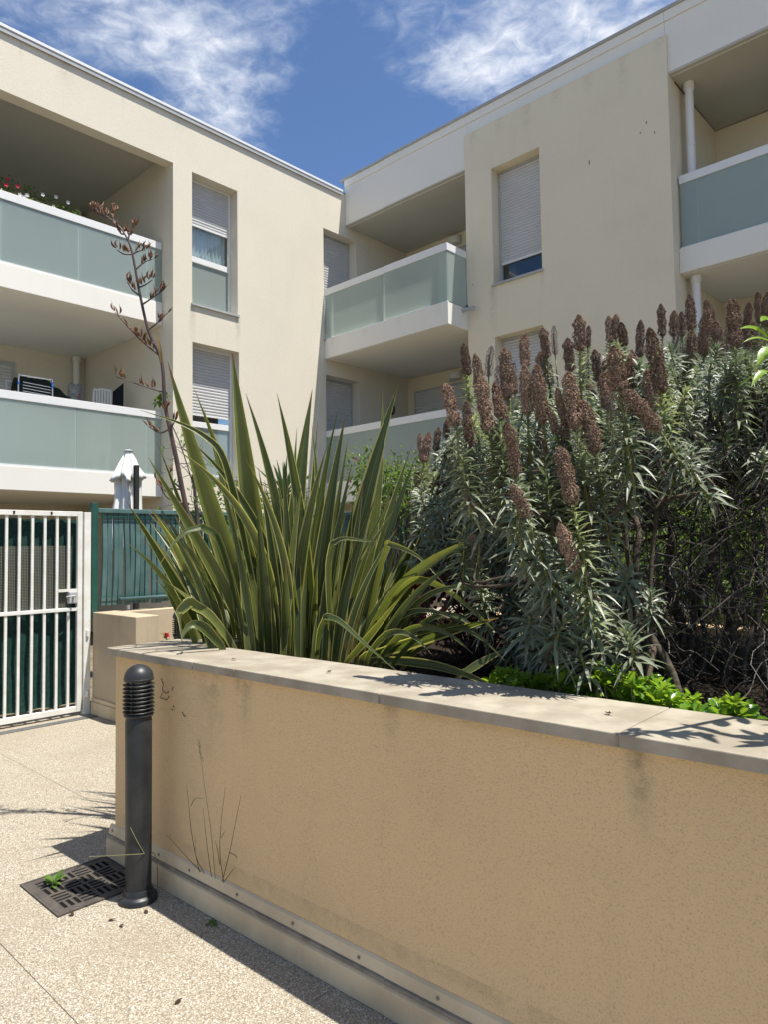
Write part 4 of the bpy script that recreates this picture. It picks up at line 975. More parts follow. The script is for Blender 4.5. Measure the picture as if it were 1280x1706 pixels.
# ------------------------------------------------------------------ big viper's-bugloss shrub
eml = leafmat('echium_leaf', (.285, .305, .215), (.15, .18, .12), trans=.2, rough=.4, vscale=14, spec=.5, tcol=(.22, .30, .13))
emy = leafmat('echium_young_leaf', (.36, .40, .20), (.27, .33, .17), trans=.25, rough=.45, vscale=14, tcol=(.4, .45, .16))
ems = mat('echium_stem', (.115, .09, .068), .85, .2, col2=(.045, .034, .025), vscale=30, bump=.8, bscale=90, bdist=.004)
emg = mat('echium_green_stem', (.20, .21, .07), .6, .3, var=.2, vscale=20)
flo = mat('dry_floret', (.44, .32, .24), .8, .2, col2=(.19, .12, .088), vscale=120, objrnd=.28)
flg = mat('grey_floret', (.27, .22, .19), .85, .15, col2=(.14, .11, .095), vscale=160)
def spikemesh(mt, nfl, seed):
    random.seed(seed); m = MB(); H = .24; R = .0285; bx_, by_ = rnd(-.022, .022), rnd(-.022, .022); tp_ = rnd(.10, .30); gap = [(rnd(0, 6.28), rnd(.1, .95)) for _ in range(9)]
    m.tube([(0, 0, -.01), (0, 0, H*.12), (0, 0, H*.5), (bx_, by_, H*.97)], [.004, .010, .009, .002], 6)
    for k in range(nfl):
        h = (k+.5)/nfl; an = k*2.39996+rnd(-.3, .3); env = min(1, (h/.10)**.6, ((1-h)/tp_)**.6)*(.92+.1*math.sin(h*19+seed))
        if any(abs((an-ga+3.14) % 6.28-3.14) < .35 and abs(h-gh) < .05 for ga, gh in gap) and random.random() < .7: continue
        r = R*env*rnd(.62, 1.08); p = Vector((r*math.cos(an)+bx_*h*h, r*math.sin(an)+by_*h*h, H*h)); out = Vector((math.cos(an), math.sin(an), .55+.8*max(0, h-.75)*4)).normalized()
        ax = (out+rvec()*.45).normalized(); s1 = ax.orthogonal().normalized(); s1 = Quaternion(ax, rnd(0, 6.28)) @ s1; L = rnd(.0034, .0062)
        for q in range(4):
            a = q*math.pi/2+rnd(-.3, .3); sd = Quaternion(ax, a) @ s1; tip = p+ax*L*.7+sd*L*.75; wv = ax.cross(sd)*L*.42; i = len(m.v)
            m.v += [tuple(p+wv*.6), tuple(p-wv*.6), tuple(p+ax*L*.5+sd*L*.45-wv), tuple(tip), tuple(p+ax*L*.5+sd*L*.45+wv)]; m.f.append((i, i+1, i+2, i+3, i+4))
        if 1:
            e = p+(out+rvec()*.7)*rnd(.004, .011); i = len(m.v); w = s1*.0006; m.v += [tuple(p+w), tuple(p-w), tuple(e)]; m.f.append((i, i+1, i+2))
    return m.mesh('flower_spike', mt)
SV = [spikemesh(flo, 1350+60*k, 11+k) for k in range(8)]; SG = [spikemesh(flg, 380, 31+k) for k in range(2)]
random.seed(21)
SP = [(775,572,780,628,18),(792,590,805,660,20),(798,628,816,722,26),(815,577,815,628,-17),(844,580,845,668,25),(870,557,877,612,20),(875,607,880,692,24),(892,610,906,706,28),(907,547,912,597,18),(921,543,926,592,-13),(915,602,918,642,15),
 (944,565,952,620,20),(966,525,967,585,24),(979,543,980,580,12),(945,622,962,717,30),(975,585,970,650,-18),(977,665,993,757,30),(935,745,956,842,30),(852,705,860,795,24),(822,720,850,778,26),(815,777,845,840,24),(855,805,880,862,24),
 (745,640,760,712,24),(747,700,744,730,14),(715,720,707,772,18),(731,712,727,752,13),(695,785,700,840,15),(780,807,777,860,15),(805,835,802,870,-13),(787,887,797,942,20),(932,872,962,950,28),
 (1016,527,1017,571,15),(1025,524,1027,566,13),(1037,541,1041,578,17),(1067,534,1067,596,17),(1103,507,1104,561,16),(1123,518,1123,561,17),(1135,520,1137,561,15),(1150,492,1153,554,19),(1088,550,1103,657,30),(1184,498,1187,561,19),(1171,517,1173,593,22),
 (1222,498,1226,583,26),(1246,505,1246,554,16),(1263,490,1268,541,17),(1275,487,1279,549,19),(1258,539,1260,583,14),(1197,534,1199,598,20),(1150,551,1155,608,20),(1125,551,1128,608,-18),(1022,578,1034,652,33),(1046,598,1050,650,22),(1007,618,1014,682,26),
 (1039,652,1100,718,31),(1078,618,1091,682,26),(995,583,997,637,18),(985,637,990,672,16),(1128,613,1130,647,16),(1210,540,1214,600,-16),(700,722,705,770,13),(1300,500,1304,580,22),(1325,530,1330,600,22),(1290,560,1293,610,20)]
for k in range(34):
    x = rnd(1000, 1290); y = 625-.28*(x-1000)+rnd(-28, 45); w = rnd(13, 19); SP.append((x, y, x+rnd(-4, 10), y+w*rnd(2.6, 3.6), w if random.random() < .8 else -w))
for k in range(16): x = rnd(770, 980); y = rnd(585, 720); w = rnd(14, 20); SP.append((x, y, x+rnd(-2, 14), y+w*rnd(2.6, 3.8), w if random.random() < .75 else -w))
eb = pd(1085, 1175, 2.55); eb.z = SOIL
ech = thing('flowering_shrub', 'big grey-green shrub with many upright dried brown flower spikes', 'shrub', eb)
leafG, leafY, stemS, stemG = MB(), MB(), MB(), MB()
def leaf(mb, base, d, up, L, w, droop=.25):
    d = d.normalized(); n = 4; pts = []
    for k in range(n+1): s = k/n; pts.append(base+d*L*s+Vector((0, 0, -1))*L*droop*s*s)
    mb.strip(pts, [w*.35, w*.9, w, w*.62, w*.05], up, keel=.35)
def shoot(mb, base, axis, length, n, L, w, e0, e1, stem=True):
    """leafy shoot: leaves spiral down from the tip; e = elevation of leaf over the plane across the axis"""
    axis = axis.normalized(); o = axis.orthogonal().normalized(); a0 = rnd(0, 6.28)
    for k in range(n):
        s = k/max(1, n-1); p = base-axis*length*s; an = a0+k*2.39996; rd_ = Quaternion(axis, an) @ o; el = e0+(e1-e0)*s+rnd(-.2, .2)
        d = rd_*math.cos(el)+axis*math.sin(el); ll = L*(.55+.45*min(1, s*3))*rnd(.75, 1.15)
        leaf(mb, p, d, (axis*math.cos(el)-rd_*math.sin(el))+rvec()*.25, ll, w*rnd(.8, 1.2), rnd(.1, .65))
    if stem: stemG.tube([base, base-axis*length], [.004, .006], 5)
TR = []   # woody limbs
def limb(px, r0, r1, seg=14):
    pts = [pd(*q) for q in px]; pts[0].z = min(pts[0].z, SOIL-.02); P = smoothpath(pts, seg); stemS.tube(P, [r0+(r1-r0)*k/seg for k in range(seg+1)], 8); TR.extend(P[seg//3:]); return P
limb([(1150,1185,2.35),(1115,1110,2.4),(1085,1060,2.45),(1072,1000,2.5),(1060,930,2.55),(1066,890,2.57),(1058,860,2.6)], .018, .010)
limb([(1060,870,2.6),(1035,842,2.65),(990,828,2.7),(950,780,2.75)], .010, .006)
limb([(1062,900,2.55),(1092,868,2.6),(1118,820,2.7),(1100,770,2.75),(1112,730,2.8)], .009, .005)
limb([(1150,1150,3.0),(1138,1050,3.1),(1112,960,3.15),(1120,880,3.2),(1098,800,3.3),(1130,700,3.4)], .026, .008)
limb([(1140,1060,3.05),(1160,1000,3.1),(1200,900,3.2),(1230,780,3.3)], .022, .010)
limb([(1030,1150,3.0),(1000,1080,3.1),(960,980,3.2),(900,880,3.2),(850,800,3.2)], .020, .007)
limb([(1000,1080,3.1),(940,1000,3.2),(860,920,3.4),(780,850,3.6),(730,800,3.7)], .020, .008)
limb([(1010,1110,2.9),(970,1060,2.75),(930,1010,2.65),(900,960,2.6)], .016, .008)
limb([(1085,1060,2.7),(1030,990,2.55),(985,930,2.5),(955,880,2.5)], .014, .008)
limb([(1200,1160,2.9),(1222,1050,2.95),(1185,930,3.0),(1200,820,3.1),(1170,700,3.2)], .018, .006)
limb([(1290,1180,2.7),(1262,1050,2.75),(1280,900,2.8),(1240,760,3.0),(1250,660,3.2)], .015, .006)
def join(p, axis, r=.005):
    t_ = min(TR, key=lambda q: (q-p).length+max(0, q.z-p.z)*3); a = p-axis*.09
    mid = (a+t_)/2+Vector((rnd(-.04, .04), rnd(-.04, .04), rnd(-.06, .02))); stemS.tube(smoothpath([p, a, mid, t_], 9), [r*.8+.0006*k for k in range(10)], 5)
for x1, y1, x0, y0, w in SP:
    grey = w < 0; w = abs(w); d = max(2.35, min(4.6, .062*FPX/w)); d0 = d
    if x0 < 760: d0 = d = max(d, 3.1)
    elif y0 > 780: d = 2.26 if x0 > 850 else 3.0
    elif y0 > 690: d = min(d, 2.5)
    tip, base = pd(x1, y1, d+rnd(-.06, .06)), pd(x0, y0, d); ax = (tip-base); L = ax.length; ax.normalize()
    k = .93*w*d/FPX/.062
    link('flower_spike', random.choice(SG if grey else SV), ech, loc=base, rot=ax.to_track_quat('Z', 'Y') @ Quaternion((0, 0, 1), rnd(0, 6.28)), scale=(k, k, L/.24))
    low = base-(ax*.6+Vector((0, 0, .4))).normalized()*.0
    shoot(leafY if random.random() < .22 else leafG, base-ax*.0, (ax+Vector((0, 0, .3))), rnd(.16, .26), 0 if grey else 60, .072*rnd(.85, 1.15), .0105, .75, .05)
    if not grey:
        shoot(leafG, base-ax*.10, (ax+Vector((0, 0, .3))), .22, 46, .095*rnd(.85, 1.1), .013, .4, -.2)
    join(base-ax*.2, ax)
RO = [(884,930,2.4,.16),(930,967,2.35,.15),(941,1032,2.3,.17),(962,1072,2.3,.16),(845,952,2.5,.14),(865,910,2.5,.15),(885,1022,2.45,.16),(1042,952,2.45,.14),(1045,1052,2.25,.16),(1015,1022,2.4,.14),(992,960,2.45,.13),
 (1152,745,2.7,.14),(1272,755,2.7,.14),(1026,817,2.5,.13),(860,1000,2.7,.14),(905,985,2.6,.14),(925,920,2.55,.15),(820,905,2.8,.14),(1085,985,2.35,.10),(905,1060,2.6,.15),(870,1060,2.5,.14),(980,1010,2.5,.14),(840,1050,2.8,.13),
 (955,935,2.6,.14),(915,880,2.6,.14),(870,860,2.75,.14),(1000,880,2.55,.12),(830,870,2.9,.13)]
def inpoly(x, y, poly):
    c = False; n = len(poly)
    for i in range(n):
        (x1, y1), (x2, y2) = poly[i], poly[i-1]
        if (y1 > y) != (y2 > y) and x < (x2-x1)*(y-y1)/(y2-y1)+x1: c = not c
    return c
PL = [(735,740),(800,690),(850,660),(920,650),(1000,660),(1090,620),(1160,590),(1280,580),(1510,600),(1510,790),(1280,765),(1200,785),(1110,770),(1090,830),(1000,870),(960,910),(900,960),(860,930),(800,900),(760,880),(720,830)]
k = 0
while k < 420:
    x, y = rnd(700, 1520), rnd(560, 990)
    if inpoly(x, y, PL): RO.append((x, y, rnd(2.8, 3.9), rnd(.09, .12))); k += 1
for k in range(190): RO.append((rnd(1000, 1560), rnd(575, 735), rnd(3.2, 4.7), rnd(.10, .13)))  # extra rosettes, many out of view, added so the canopy shades what lies below
for k in range(70): RO.append((rnd(700, 860), rnd(780, 930), rnd(3.3, 4.0), rnd(.10, .13)))
for k in range(80): RO.append((rnd(820, 1030), rnd(880, 1090), rnd(2.7, 3.3), rnd(.11, .14)))
for x, y, d, L in RO:
    if x < 872:
        if y > 960 and x < 850: continue
        d = max(d, 3.15+.002*(872-x)); L *= 1.12
    p = pd(x, y, d); ax = (Vector((0, 0, 1))+rvec()*.45+(CAM-p).normalized()*.45).normalized()
    shoot(leafY if y < 830 and random.random() < .22 else leafG, p, ax, .10, 40, L*.66, L*.088, 1.2, -.3); join(p-ax*.07, ax)
stuff(leafG.build('foliage', eml, ech, smooth=True)); stuff(leafY.build('young_foliage', emy, ech, smooth=True))
stuff(stemS.build('woody_stems', ems, ech, smooth=True)); stuff(stemG.build('green_stems', emg, ech, smooth=True))

# ------------------------------------------------------------------ tangle of bare twigs at the right
twm = mat('dark_twig', (.085, .068, .055), .6, .4, col2=(.02, .016, .013), vscale=7)  # darkened to deepen shade in the tangle, paler patches imitate sun glints
tb = pd(1200, 1180, 3.0); tb.z = SOIL
tang = thing('bare_shrub', 'dark leafless tangle of twigs under the flowering shrub at right', 'shrub', tb)
tw = MB(); lf = MB()
for k in range(1900):
    x, y = rnd(1010, 1420), 745+400*random.random()**1.15
    if x < 1080 and random.random() < .5: continue
    d = rnd(2.5, 4.2); p = pd(x, y, d); dirv = (rvec()+Vector((rnd(-.6, .6), rnd(-.6, .6), rnd(-.5, .9)))).normalized(); L = rnd(.15, .55)
    b = rvec()*L*.14; pts = smoothpath([p-dirv*L*.5, p-dirv*L*.15+b, p+dirv*L*.2-b*.5, p+dirv*L*.5+rvec()*.04], 7)
    r = rnd(.001, .0034); tw.tube(pts, [r*(1-.07*q) for q in range(8)], 4, cap=False)
trunk = MB()
for q in ([(1215,1190,3.0),(1205,1080,3.05),(1225,980,3.1),(1200,860,3.2)], [(1245,1190,2.9),(1240,1100,2.95),(1265,1000,3.0),(1255,880,3.1),(1275,800,3.2)], [(1165,1160,3.3),(1175,1060,3.4),(1150,950,3.5),(1165,820,3.6)], [(1205,1085,3.05),(1240,1020,3.1),(1300,920,3.2)], [(1300,1200,2.6),(1310,1000,2.7),(1330,820,2.8)]):
    P = smoothpath([pd(*a) for a in q], 14); P[0].z = min(P[0].z, SOIL-.02); trunk.tube(P, [.015-.0008*k for k in range(15)], 7)
trunk.build('trunk', twm, tang, smooth=True); stuff(tw.build('twigs', twm, tang))
tlm = leafmat('thin_green_leaf', (.13, .22, .03), (.08, .14, .02), trans=.4, vscale=30)
for k in range(700):
    p = pd(rnd(1040, 1420), rnd(800, 1100), rnd(3.0, 4.4)); leaf(lf, p, rvec(), rvec(), rnd(.02, .035), rnd(.012, .02), .2)
stuff(lf.build('foliage', tlm, tang, smooth=True))

# ------------------------------------------------------------------ low bright green shrub along the coping
pim = leafmat('glossy_leaf', (.135, .255, .022), (.085, .19, .018), trans=.38, rough=.28, vscale=18, spec=.6, tcol=(.42, .62, .04))
hb = pd(1040, 1170, 2.2); hb.z = SOIL
hd = thing('low_shrub', 'low bright green glossy shrub growing just behind the coping', 'shrub', hb)
hl, hs = MB(), MB()
def whorl(c, ax, n, L):
    o = ax.orthogonal().normalized()
    for k in range(n):
        an = k*2.39996+rnd(-.2, .2); el = 1.1-1.25*k/n+rnd(-.15, .15); r = Quaternion(ax, an) @ o; d = r*math.cos(el)+ax*math.sin(el); up = ax*math.cos(el)-r*math.sin(el); ll = L*rnd(.7, 1.1)
        pts = [c+d*ll*s+Vector((0, 0, -.15*ll*s*s)) for s in (0, .3, .6, .85, 1)]; hl.strip(pts, [ll*.08, ll*.26, ll*.42, ll*.36, ll*.06], up, keel=.25)
HZ = [(835,1125),(870,1128),(900,1140),(925,1120),(945,1140),(965,1150),(990,1125),(1000,1150),(1020,1130),(1035,1165),(1050,1140),(1070,1160),(1085,1145),(1095,1170),(1110,1150),(1120,1175),(1145,1172),(1165,1190),(1215,1180),(1232,1190),(1205,1195)]
for x, y in HZ:
    for q in range(7):
        r = ray(x+rnd(-16, 16), y+rnd(-10, 22)); kk = (P0+PN*rnd(.40, .68)-CAM).dot(PN)/r.dot(PN); c = CAM+r*kk
        c.z = max(c.z, .96)
        ax = (Vector((0, 0, 1))+rvec()*.4).normalized(); whorl(c, ax, 11, rnd(.038, .058)); f_ = Vector((c.x+rnd(-.04, .04), c.y+rnd(-.02, .05), SOIL-.03)); hs.tube([c, (c+f_)/2+rvec()*.015, f_], [.002, .003, .004], 5)
for k in range(60):
    c = pw(rnd(2.9, 6.0), rnd(.45, .8), rnd(.98, 1.06)); whorl(c, Vector((0, 0, 1)), 10, .05)
stuff(hl.build('foliage', pim, hd, smooth=True)); stuff(hs.build('stems', emg, hd))

# ------------------------------------------------------------------ dark red shrub between flax and echium
rdm = leafmat('red_leaf', (.085, .012, .018), (.035, .008, .012), trans=.3, rough=.35, vscale=30, tcol=(.25, .01, .03))
rb = pd(790, 1090, 3.4); rb.z = SOIL
rs = thing('red_shrub', 'dark red leaved shrub in the shade right of the flax', 'shrub', rb)
rl, rst = MB(), MB(); c0 = pd(790, 1010, 3.5)
for k in range(1100):
    v = rvec()*random.random()**.4; p = c0+Vector((v.x*.33, v.y*.33, v.z*.28)); p.z = max(p.z, .94)
    leaf(rl, p, rvec()+Vector((0, 0, .3)), Vector((0, 0, 1))+rvec()*.6, rnd(.022, .04), rnd(.014, .022), .2)
    if k % 12 == 0: rst.tube(smoothpath([p, (p+rb)/2+rvec()*.06, rb+Vector((rnd(-.05, .05), rnd(-.05, .05), -.02))], 6), .0025, 4, cap=False)
stuff(rl.build('foliage', rdm, rs, smooth=True)); stuff(rst.build('stems', twm, rs))

# ------------------------------------------------------------------ broad-leaved branch at the right edge
brm = leafmat('lime_leaf', (.20, .33, .022), (.15, .27, .02), trans=.45, rough=.35, vscale=10, tcol=(.50, .68, .03))
bb = pd(1360, 1185, 2.0); bb.z = SOIL
bs = thing('broadleaf_shrub', 'lime green broad-leaved branch reaching in at the right edge', 'shrub', bb)
bl_ = [((1283,565),(1233,548),1.7,.022),((1290,545),(1268,536),1.7,.03),((1288,572),(1238,571),1.72,.012),((1290,580),(1262,612),1.75,.03),((1285,618),(1252,645),1.7,.018),((1286,625),(1232,643),1.72,.008)]
st_ = MB().tube(smoothpath([bb-Vector((0, 0, .02)), pd(1350, 900, 1.9), pd(1310, 700, 1.75), pd(1291, 600, 1.7), pd(1290, 540, 1.7), pd(1294, 500, 1.7)], 20), [.012-.0004*k for k in range(21)], 6).build('stem', emg, bs, smooth=True)
for (a, b_, d, w) in bl_:
    A_, B_ = pd(*a, d), pd(*b_, d-.03); dv = B_-A_; m = MB(); pts = [A_+dv*s+Vector((0, 0, .012*math.sin(math.pi*s))) for s in (0, .2, .4, .6, .8, 1)]
    m.strip(pts, [w*.2, w*.8, w, w*.9, w*.55, w*.03], ((CAM-A_).normalized()*.7+Vector((0, 0, .7))), keel=.3).build('leaf', brm, bs, smooth=True)
bf = MB()
for k in range(420):   # its unseen crown past the right edge, added to dapple the coping with shade
    p = Vector((rnd(-.35, .75), rnd(1.95, 2.55), rnd(1.25, 2.3)))
    if ((p-CAM).dot(RT))/((p-CAM).dot(FW)) < .60: continue
    dv = (rvec()+Vector((0, 0, .2))).normalized(); w = rnd(.03, .05); L_ = rnd(.08, .13)
    bf.strip([p+dv*L_*q for q in (0, .2, .4, .6, .8, 1)], [w*.2, w*.8, w, w*.9, w*.55, w*.03], Vector((0, 0, 1))+rvec()*.6, keel=.3)
stuff(bf.build('foliage', brm, bs, smooth=True))
for k in range(14): 
    e = Vector((rnd(-.2, .7), rnd(2.0, 2.5), rnd(1.4, 2.2))); MB().tube(smoothpath([bb, (bb+e)/2+rvec()*.1, e], 8), .006, 5).build('branch', emg, bs)
for k in range(22):
    s = rnd(500, 760); A_ = pd(1290+(s-500)*.1, s, 1.72); dv = Vector((rnd(-.2, 1), rnd(-1, .3), rnd(-.3, .5))).normalized(); dv = (dv+RT*.9).normalized()*rnd(.06, .1); m = MB(); w = rnd(.018, .028)
    m.strip([A_+dv*s_ for s_ in (0, .2, .4, .6, .8, 1)], [w*.2, w*.8, w, w*.9, w*.55, w*.03], Vector((0, 0, 1))+rvec()*.4, keel=.3).build('leaf', brm, bs, smooth=True)

# ------------------------------------------------------------------ garden plants behind the fence
gdm = leafmat('garden_leaf', (.075, .13, .025), (.04, .08, .015), trans=.35, rough=.4, vscale=9, tcol=(.2, .32, .04))
pkm = mat('pink_petal', (.55, .33, .30), .7, .2); redf = mat('red_petal', (.45, .015, .05), .6, .2, objrnd=.15); wht = mat('white_petal', (.6, .6, .57), .6, .2)
def bush(name, label, px, py, d, rx, rz, n, mt, ground, L=.05, fl=0, flm=None, flat=1.0):
    c = pd(px, py, d); r = thing(name, label, 'shrub', (c.x, c.y, ground)); lv, sm_, fm_ = MB(), MB(), MB()
    subs = [(c+Vector((rnd(-rx, rx)*.7, rnd(-rx, rx)*.7*flat, rnd(-rz, rz)*.8)), rnd(.28, .5)*rx) for _ in range(22)]
    for k in range(n):
        q, rr = random.choice(subs); v = rvec()*random.random()**.35; p = q+v*rr; p.z = max(p.z, ground+.05)
        leaf(lv, p, v+rvec()*.6, v+Vector((0, 0, .6))+rvec()*.4, L*rnd(.6, 1.2), L*.5*rnd(.7, 1.2), .2)
    for q, rr in subs: sm_.tube(smoothpath([Vector((c.x+rnd(-.05, .05), c.y+rnd(-.05, .05), ground-.02)), (q+Vector((c.x, c.y, ground)))/2+rvec()*.06, q], 8), [.012-.001*k for k in range(9)], 5)
    for k in range(fl):
        q, rr = random.choice(subs); v = (rvec()+(CAM-c).normalized()*.6+Vector((0, 0, .3))).normalized(); p = q+v*rr*1.02
        for j in range(7): leaf(fm_, p, (v+rvec()*.9), v, .028, .026, -.2)
    stuff(lv.build('foliage', mt, r, smooth=True)); sm_.build('branches', twm, r, smooth=True)
    if fl: stuff(fm_.build('blossoms', flm, r, smooth=True))
    return r
bush('rose_bush', 'leafy rose bush with faded pink blooms between flax and spikes', 640, 820, 6.9, .42, .40, 1500, gdm, 0, .05, 9, pkm)
bush('rose_bush', 'pale fading rose bush behind the left edge of the spikes', 690, 830, 7.3, .38, .4, 900, leafmat('pale_leaf', (.15, .17, .06), (.10, .13, .04), trans=.35), 0, .045, 14, pkm)
bush('garden_shrub', 'dark green shrub behind the middle of the flax clump', 420, 880, 8.0, .75, .55, 1800, gdm, 0, .06)
bush('garden_shrub', 'green shrub seen low through the twigs at far right', 1190, 900, 5.1, .75, .42, 2600, leafmat('bright_leaf', (.16, .24, .035), (.10, .17, .02), trans=.4), 0, .06)
# yucca rosette
yc = pd(472, 830, 7.6); yu = thing('yucca', 'stiff dark green yucca rosette behind the flax', 'yucca', (yc.x, yc.y, 0))
MB().tube([(yc.x, yc.y, 0), (yc.x+.03, yc.y, yc.z*.5), (yc.x, yc.y, yc.z)], [.07, .06, .055], 8).build('trunk', ems, yu)
for k in range(46):
    an = k*2.39996; el = 1.45-1.9*k/46; d = Vector((math.cos(an)*math.cos(el), math.sin(an)*math.cos(el), math.sin(el))); L = rnd(.42, .58)
    MB().strip([yc+d*L*s+Vector((0, 0, -.06*s*s)) for s in (0, .25, .5, .75, 1)], [.03, .04, .034, .022, .002], Vector((0, 0, 1))+d.orthogonal()*.01 if abs(d.z) < .95 else Vector((1, 0, 0)), keel=.4).build('leaf', leafmat('yucca_leaf', (.05, .10, .03), trans=.15) if k == 0 else bpy.data.materials['yucca_leaf'], yu, smooth=True)
# nearly bare sapling in front of the facade
tb_ = pd(330, 830, 7.4); tsap = thing('bare_sapling', 'thin almost leafless sapling behind the green fence', 'sapling', (tb_.x, tb_.y, 0)); m = MB(); l2 = MB()
trk = smoothpath([(tb_.x, tb_.y, 0), pd(330, 900, 7.4), pd(325, 830, 7.4), pd(322, 780, 7.4), pd(318, 745, 7.4)], 16); m.tube(trk, [.03-.0014*k for k in range(17)], 6)
for k in range(34):
    q = trk[random.randrange(6, 17)]; dv = (rvec()+Vector((0, 0, .5))).normalized(); L = rnd(.15, .42); e = q+dv*L+rvec()*.05
    m.tube(smoothpath([q, q+dv*L*.5+rvec()*.04, e], 5), [.005, .004, .0035, .003, .002, .0015], 4, cap=False)
    if k % 2: 
        for j in range(4): leaf(l2, e+rvec()*.03, rvec(), Vector((0, 0, 1)), .05, .022, .2)
for j in range(40): leaf(l2, pd(268+rnd(-10, 12), 664+rnd(-8, 12), 7.4), rvec(), Vector((0, 0, 1))+rvec()*.5, .06, .03, .2)
m.tube(smoothpath([trk[9], pd(300, 740, 7.4), pd(282, 700, 7.4), pd(268, 664, 7.4)], 8), .006, 5)
m.build('trunk', twm, tsap, smooth=True); stuff(l2.build('foliage', gdm, tsap, smooth=True))
# red flowering plants
def carnation(px, py, d, ground, label, n=3, spread=.05, leaves=26, h=None):
    c = pd(px, py, d); r = thing('red_flower', label, 'flower', (c.x, c.y, ground), 'red flowers'); st2, lf2 = MB(), MB()
    for k in range(n):
        q = c+Vector((rnd(-spread, spread), rnd(-spread, spread), rnd(-.02, .02))) if k else c
        f0 = Vector((c.x+rnd(-.04, .04), c.y+rnd(-.04, .04), ground-.01)); st2.tube(smoothpath([f0, (f0+q)/2+rvec()*.03, q], 6), .004, 5)
        m = MB()
        for j in range(26):
            v = rvec(); leaf(m, q+v*.006, v, rvec(), rnd(.016, .026), .016, -.1)
        m.build('blossom', redf, r, smooth=True)
    for k in range(leaves):
        s = rnd(.35, .98); q = Vector((c.x, c.y, ground+(c.z-ground)*s)); v = rvec(); v.z = abs(v.z)*.8; leaf(lf2, q, v, Vector((0, 0, 1))+rvec()*.3, rnd(.07, .13), .018, .25)
    st2.build('stem', emg, r); stuff(lf2.build('foliage', tlm, r, smooth=True))
carnation(277, 1058, 5.6, 0, 'red flower with narrow leaves beside the half hidden bollard', 2, .03, 40)
carnation(323, 940, 5.9, 0, 'single red bloom in front of the green fence, left of the flax', 1, .02, 12)
carnation(664, 975, 4.6, 0, 'small red bloom glimpsed through the flax leaves', 2, .04, 14)
carnation(378, 1036, 4.9, 0, 'pinkish red bloom low between the flax leaves', 1, .03, 10)
# flower box on the upper balcony
bx0 = ptx(-40, 330, -10.95).y; bx1 = ptx(118, 350, -10.95).y
fb = thing('flower_box', 'window box of red and white flowers on the upper left balcony rail', 'flower box', (-10.95, bx0, 6.5))
box(-11.05, -10.84, bx0, bx1, 6.50, 6.69).build('box', darkin, fb, bev=.01)
box(-11.03, -10.85, bx0+.1, bx0+.16, 5.66, 6.499).build('support', greym, fb); box(-11.03, -10.85, bx1-.16, bx1-.1, 5.66, 6.499).build('support', greym, fb)
lv = MB()
for k in range(900):
    y = rnd(bx0, bx1+.12); s = (y-bx0)/(bx1-bx0); p = Vector((-10.93+rnd(-.12, .12), y, 6.68+rnd(0, .42)*(1-.5*s)*rnd(.4, 1.1))); leaf(lv, p, rvec()+Vector((.2, 0, .3)), Vector((0, 0, 1))+rvec()*.5, rnd(.03, .06), .022, .3)
stuff(lv.build('foliage', gdm, fb, smooth=True))
for px, py, mt in ((12, 299, redf), (29, 311, redf), (45, 326, wht), (40, 329, wht), (47, 312, gdm), (71, 325, wht), (93, 329, wht), (113, 338, wht), (89, 346, wht), (33, 325, wht), (10, 309, redf), (-20, 300, redf)):
    q = ptx(px, py, -10.80); m = MB()
    for j in range(5):
        a = j*1.2566; v = Vector((.25, math.cos(a), math.sin(a))); leaf(m, q, v, Vector((1, 0, 0)), .034, .032, -.02)
    m.build('blossom', mt, fb, smooth=True)

# ------------------------------------------------------------------ weeds on the pavement and wall foot
wem = leafmat('weed_leaf', (.10, .19, .03), (.07, .14, .02), trans=.3, vscale=30)
def weed(px, py, z, label, n, L, up):
    c = ptz(px, py, z); r = thing('weed', label, 'weed', c, 'pavement weeds'); m = MB()
    for k in range(n):
        an = k*2.39996; el = rnd(.1, up); d = Vector((math.cos(an)*math.cos(el), math.sin(an)*math.cos(el), math.sin(el))); p = c+Vector((math.cos(an), math.sin(an), 0))*rnd(0, .02)
        q = MB(); ll = L*rnd(.5, 1.1); q.strip([p+d*ll*s+Vector((0, 0, -.25*ll*s*s)) for s in (0, .25, .5, .75, 1)], [ll*.1, ll*.28, ll*.42, ll*.36, ll*.04], Vector((0, 0, 1))+d*.01, keel=.3); q.build('leaf', wem, r, smooth=True)
    return r
weed(88, 1470, .012, 'leafy green weed sprouting from the drain grate', 16, .065, 1.1)
weed(352, 1538, .001, 'tiny green weed at the foot of the plinth', 10, .035, .6)
grm = mat('dry_grass', (.20, .19, .09), .7, .2); grn = mat('dark_grass', (.07, .06, .03), .8, .2)
def wallpt(px, py, off): r = ray(px, py); return CAM+r*((P0+PN*off-CAM).dot(PN)/r.dot(PN))
gt = thing('grass_tuft', 'thin dry grass stems growing against the planter wall', 'grass', wallpt(365, 1465, .005))
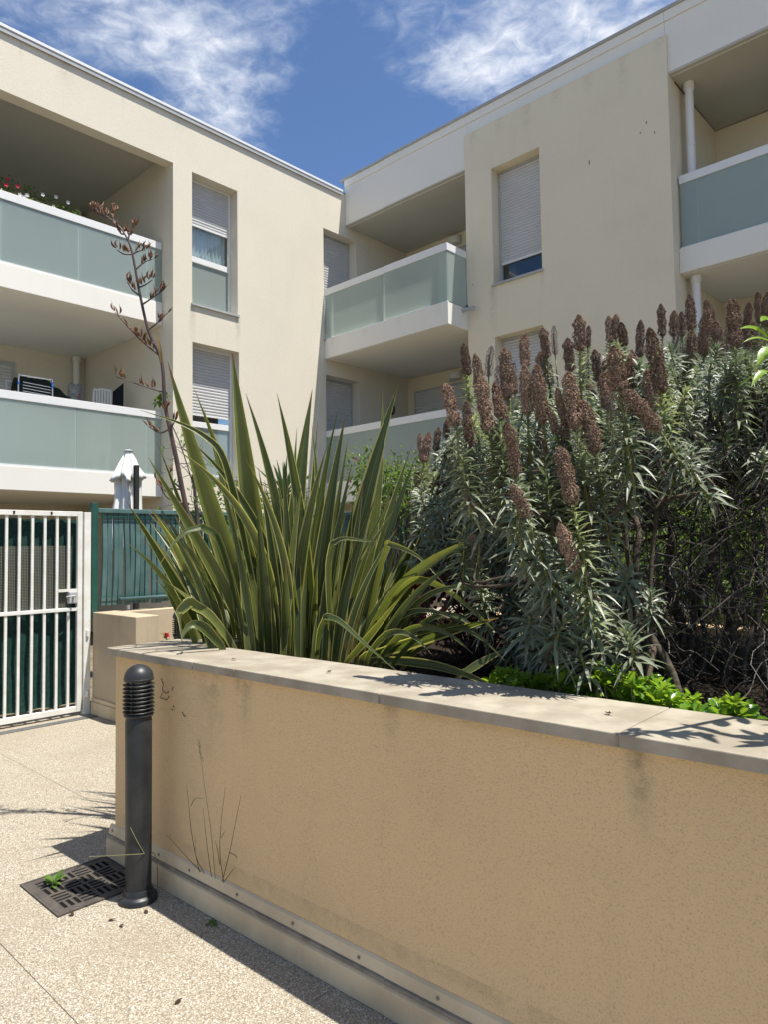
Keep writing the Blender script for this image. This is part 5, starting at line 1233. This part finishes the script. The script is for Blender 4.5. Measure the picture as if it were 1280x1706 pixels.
for pts, mt in (([(358,1463),(352,1390),(342,1320),(331,1235)], grm), ([(332,1452),(320,1395),(314,1340),(311,1308)], grn), ([(372,1468),(366,1420),(368,1370),(375,1312)], grn), ([(370,1468),(382,1420),(392,1370),(401,1325)], grn), ([(335,1452),(318,1435),(300,1415),(276,1390)], grn), ([(352,1460),(345,1410),(338,1345)], grn), ([(372,1470),(385,1452),(391,1445)], grn), ([(340,1455),(326,1425),(325,1392)], grn), ([(366,1440),(362,1415),(358,1400)], grn), ([(318,1342),(325,1330),(337,1330)], grn), ([(383,1420),(392,1425),(395,1430)], grn), ([(368,1395),(374,1385)], grn)):
    ps = [wallpt(x, y, .008-.012*(i % 2)) for i, (x, y) in enumerate(pts)]; n = 10; MB().tube(smoothpath(ps, n), [.0016-.0001*k for k in range(n+1)], 4).build('stem', mt, gt)
m = MB(); top_ = wallpt(331, 1235, 0)
for k in range(40): s = random.random(); p = wallpt(331+s*6, 1235+s*38, .0)+rvec()*.006; leaf(m, p, Vector((0, 0, 1))+rvec()*.6, rvec(), .012, .002, .1)
m.build('seed_head', grm, gt)
g2 = thing('bent_grass', 'pale bent grass stem leaning across the bollard', 'grass', wallpt(262, 1420, -.02))
b0 = wallpt(262, 1478, -.012); b0.z = .012
MB().tube(smoothpath([b0, wallpt(262, 1445, -.015), wallpt(256, 1421, -.02)+Vector((0, 0, 0)), pd(240, 1422, 3.03), pd(205, 1424, 3.0), pd(148, 1427, 2.98)], 18), .0016, 4).build('stem', grm, g2)
MB().tube(smoothpath([pd(240, 1421, 3.03), pd(228, 1400, 3.02), pd(217, 1378, 3.02)], 8), .0014, 4).build('blade', grm, g2)
dl = MB()
for px, py in ((291, 1672), (200, 1540), (180, 1533), (245, 1521), (122, 1525)):
    m = MB(); p = ptz(px, py, .003); leaf(m, p, Vector((rnd(-1, 1), rnd(-1, 1), .15)), Vector((0, 0, 1)), .03, .014, .0); o = m.build('dead_leaf', deb)
    lab = {291: 'dark dead leaf alone on the pavement at the bottom', 200: 'dark dead leaf between grate and bollard foot', 180: 'dark dead leaf at the front corner of the grate', 245: 'dark dead leaf right in front of the bollard foot', 122: 'dark dead leaf below the near grate corner'}[px]
    tag(o, lab, 'dead leaf', 'dead leaves on the pavement')
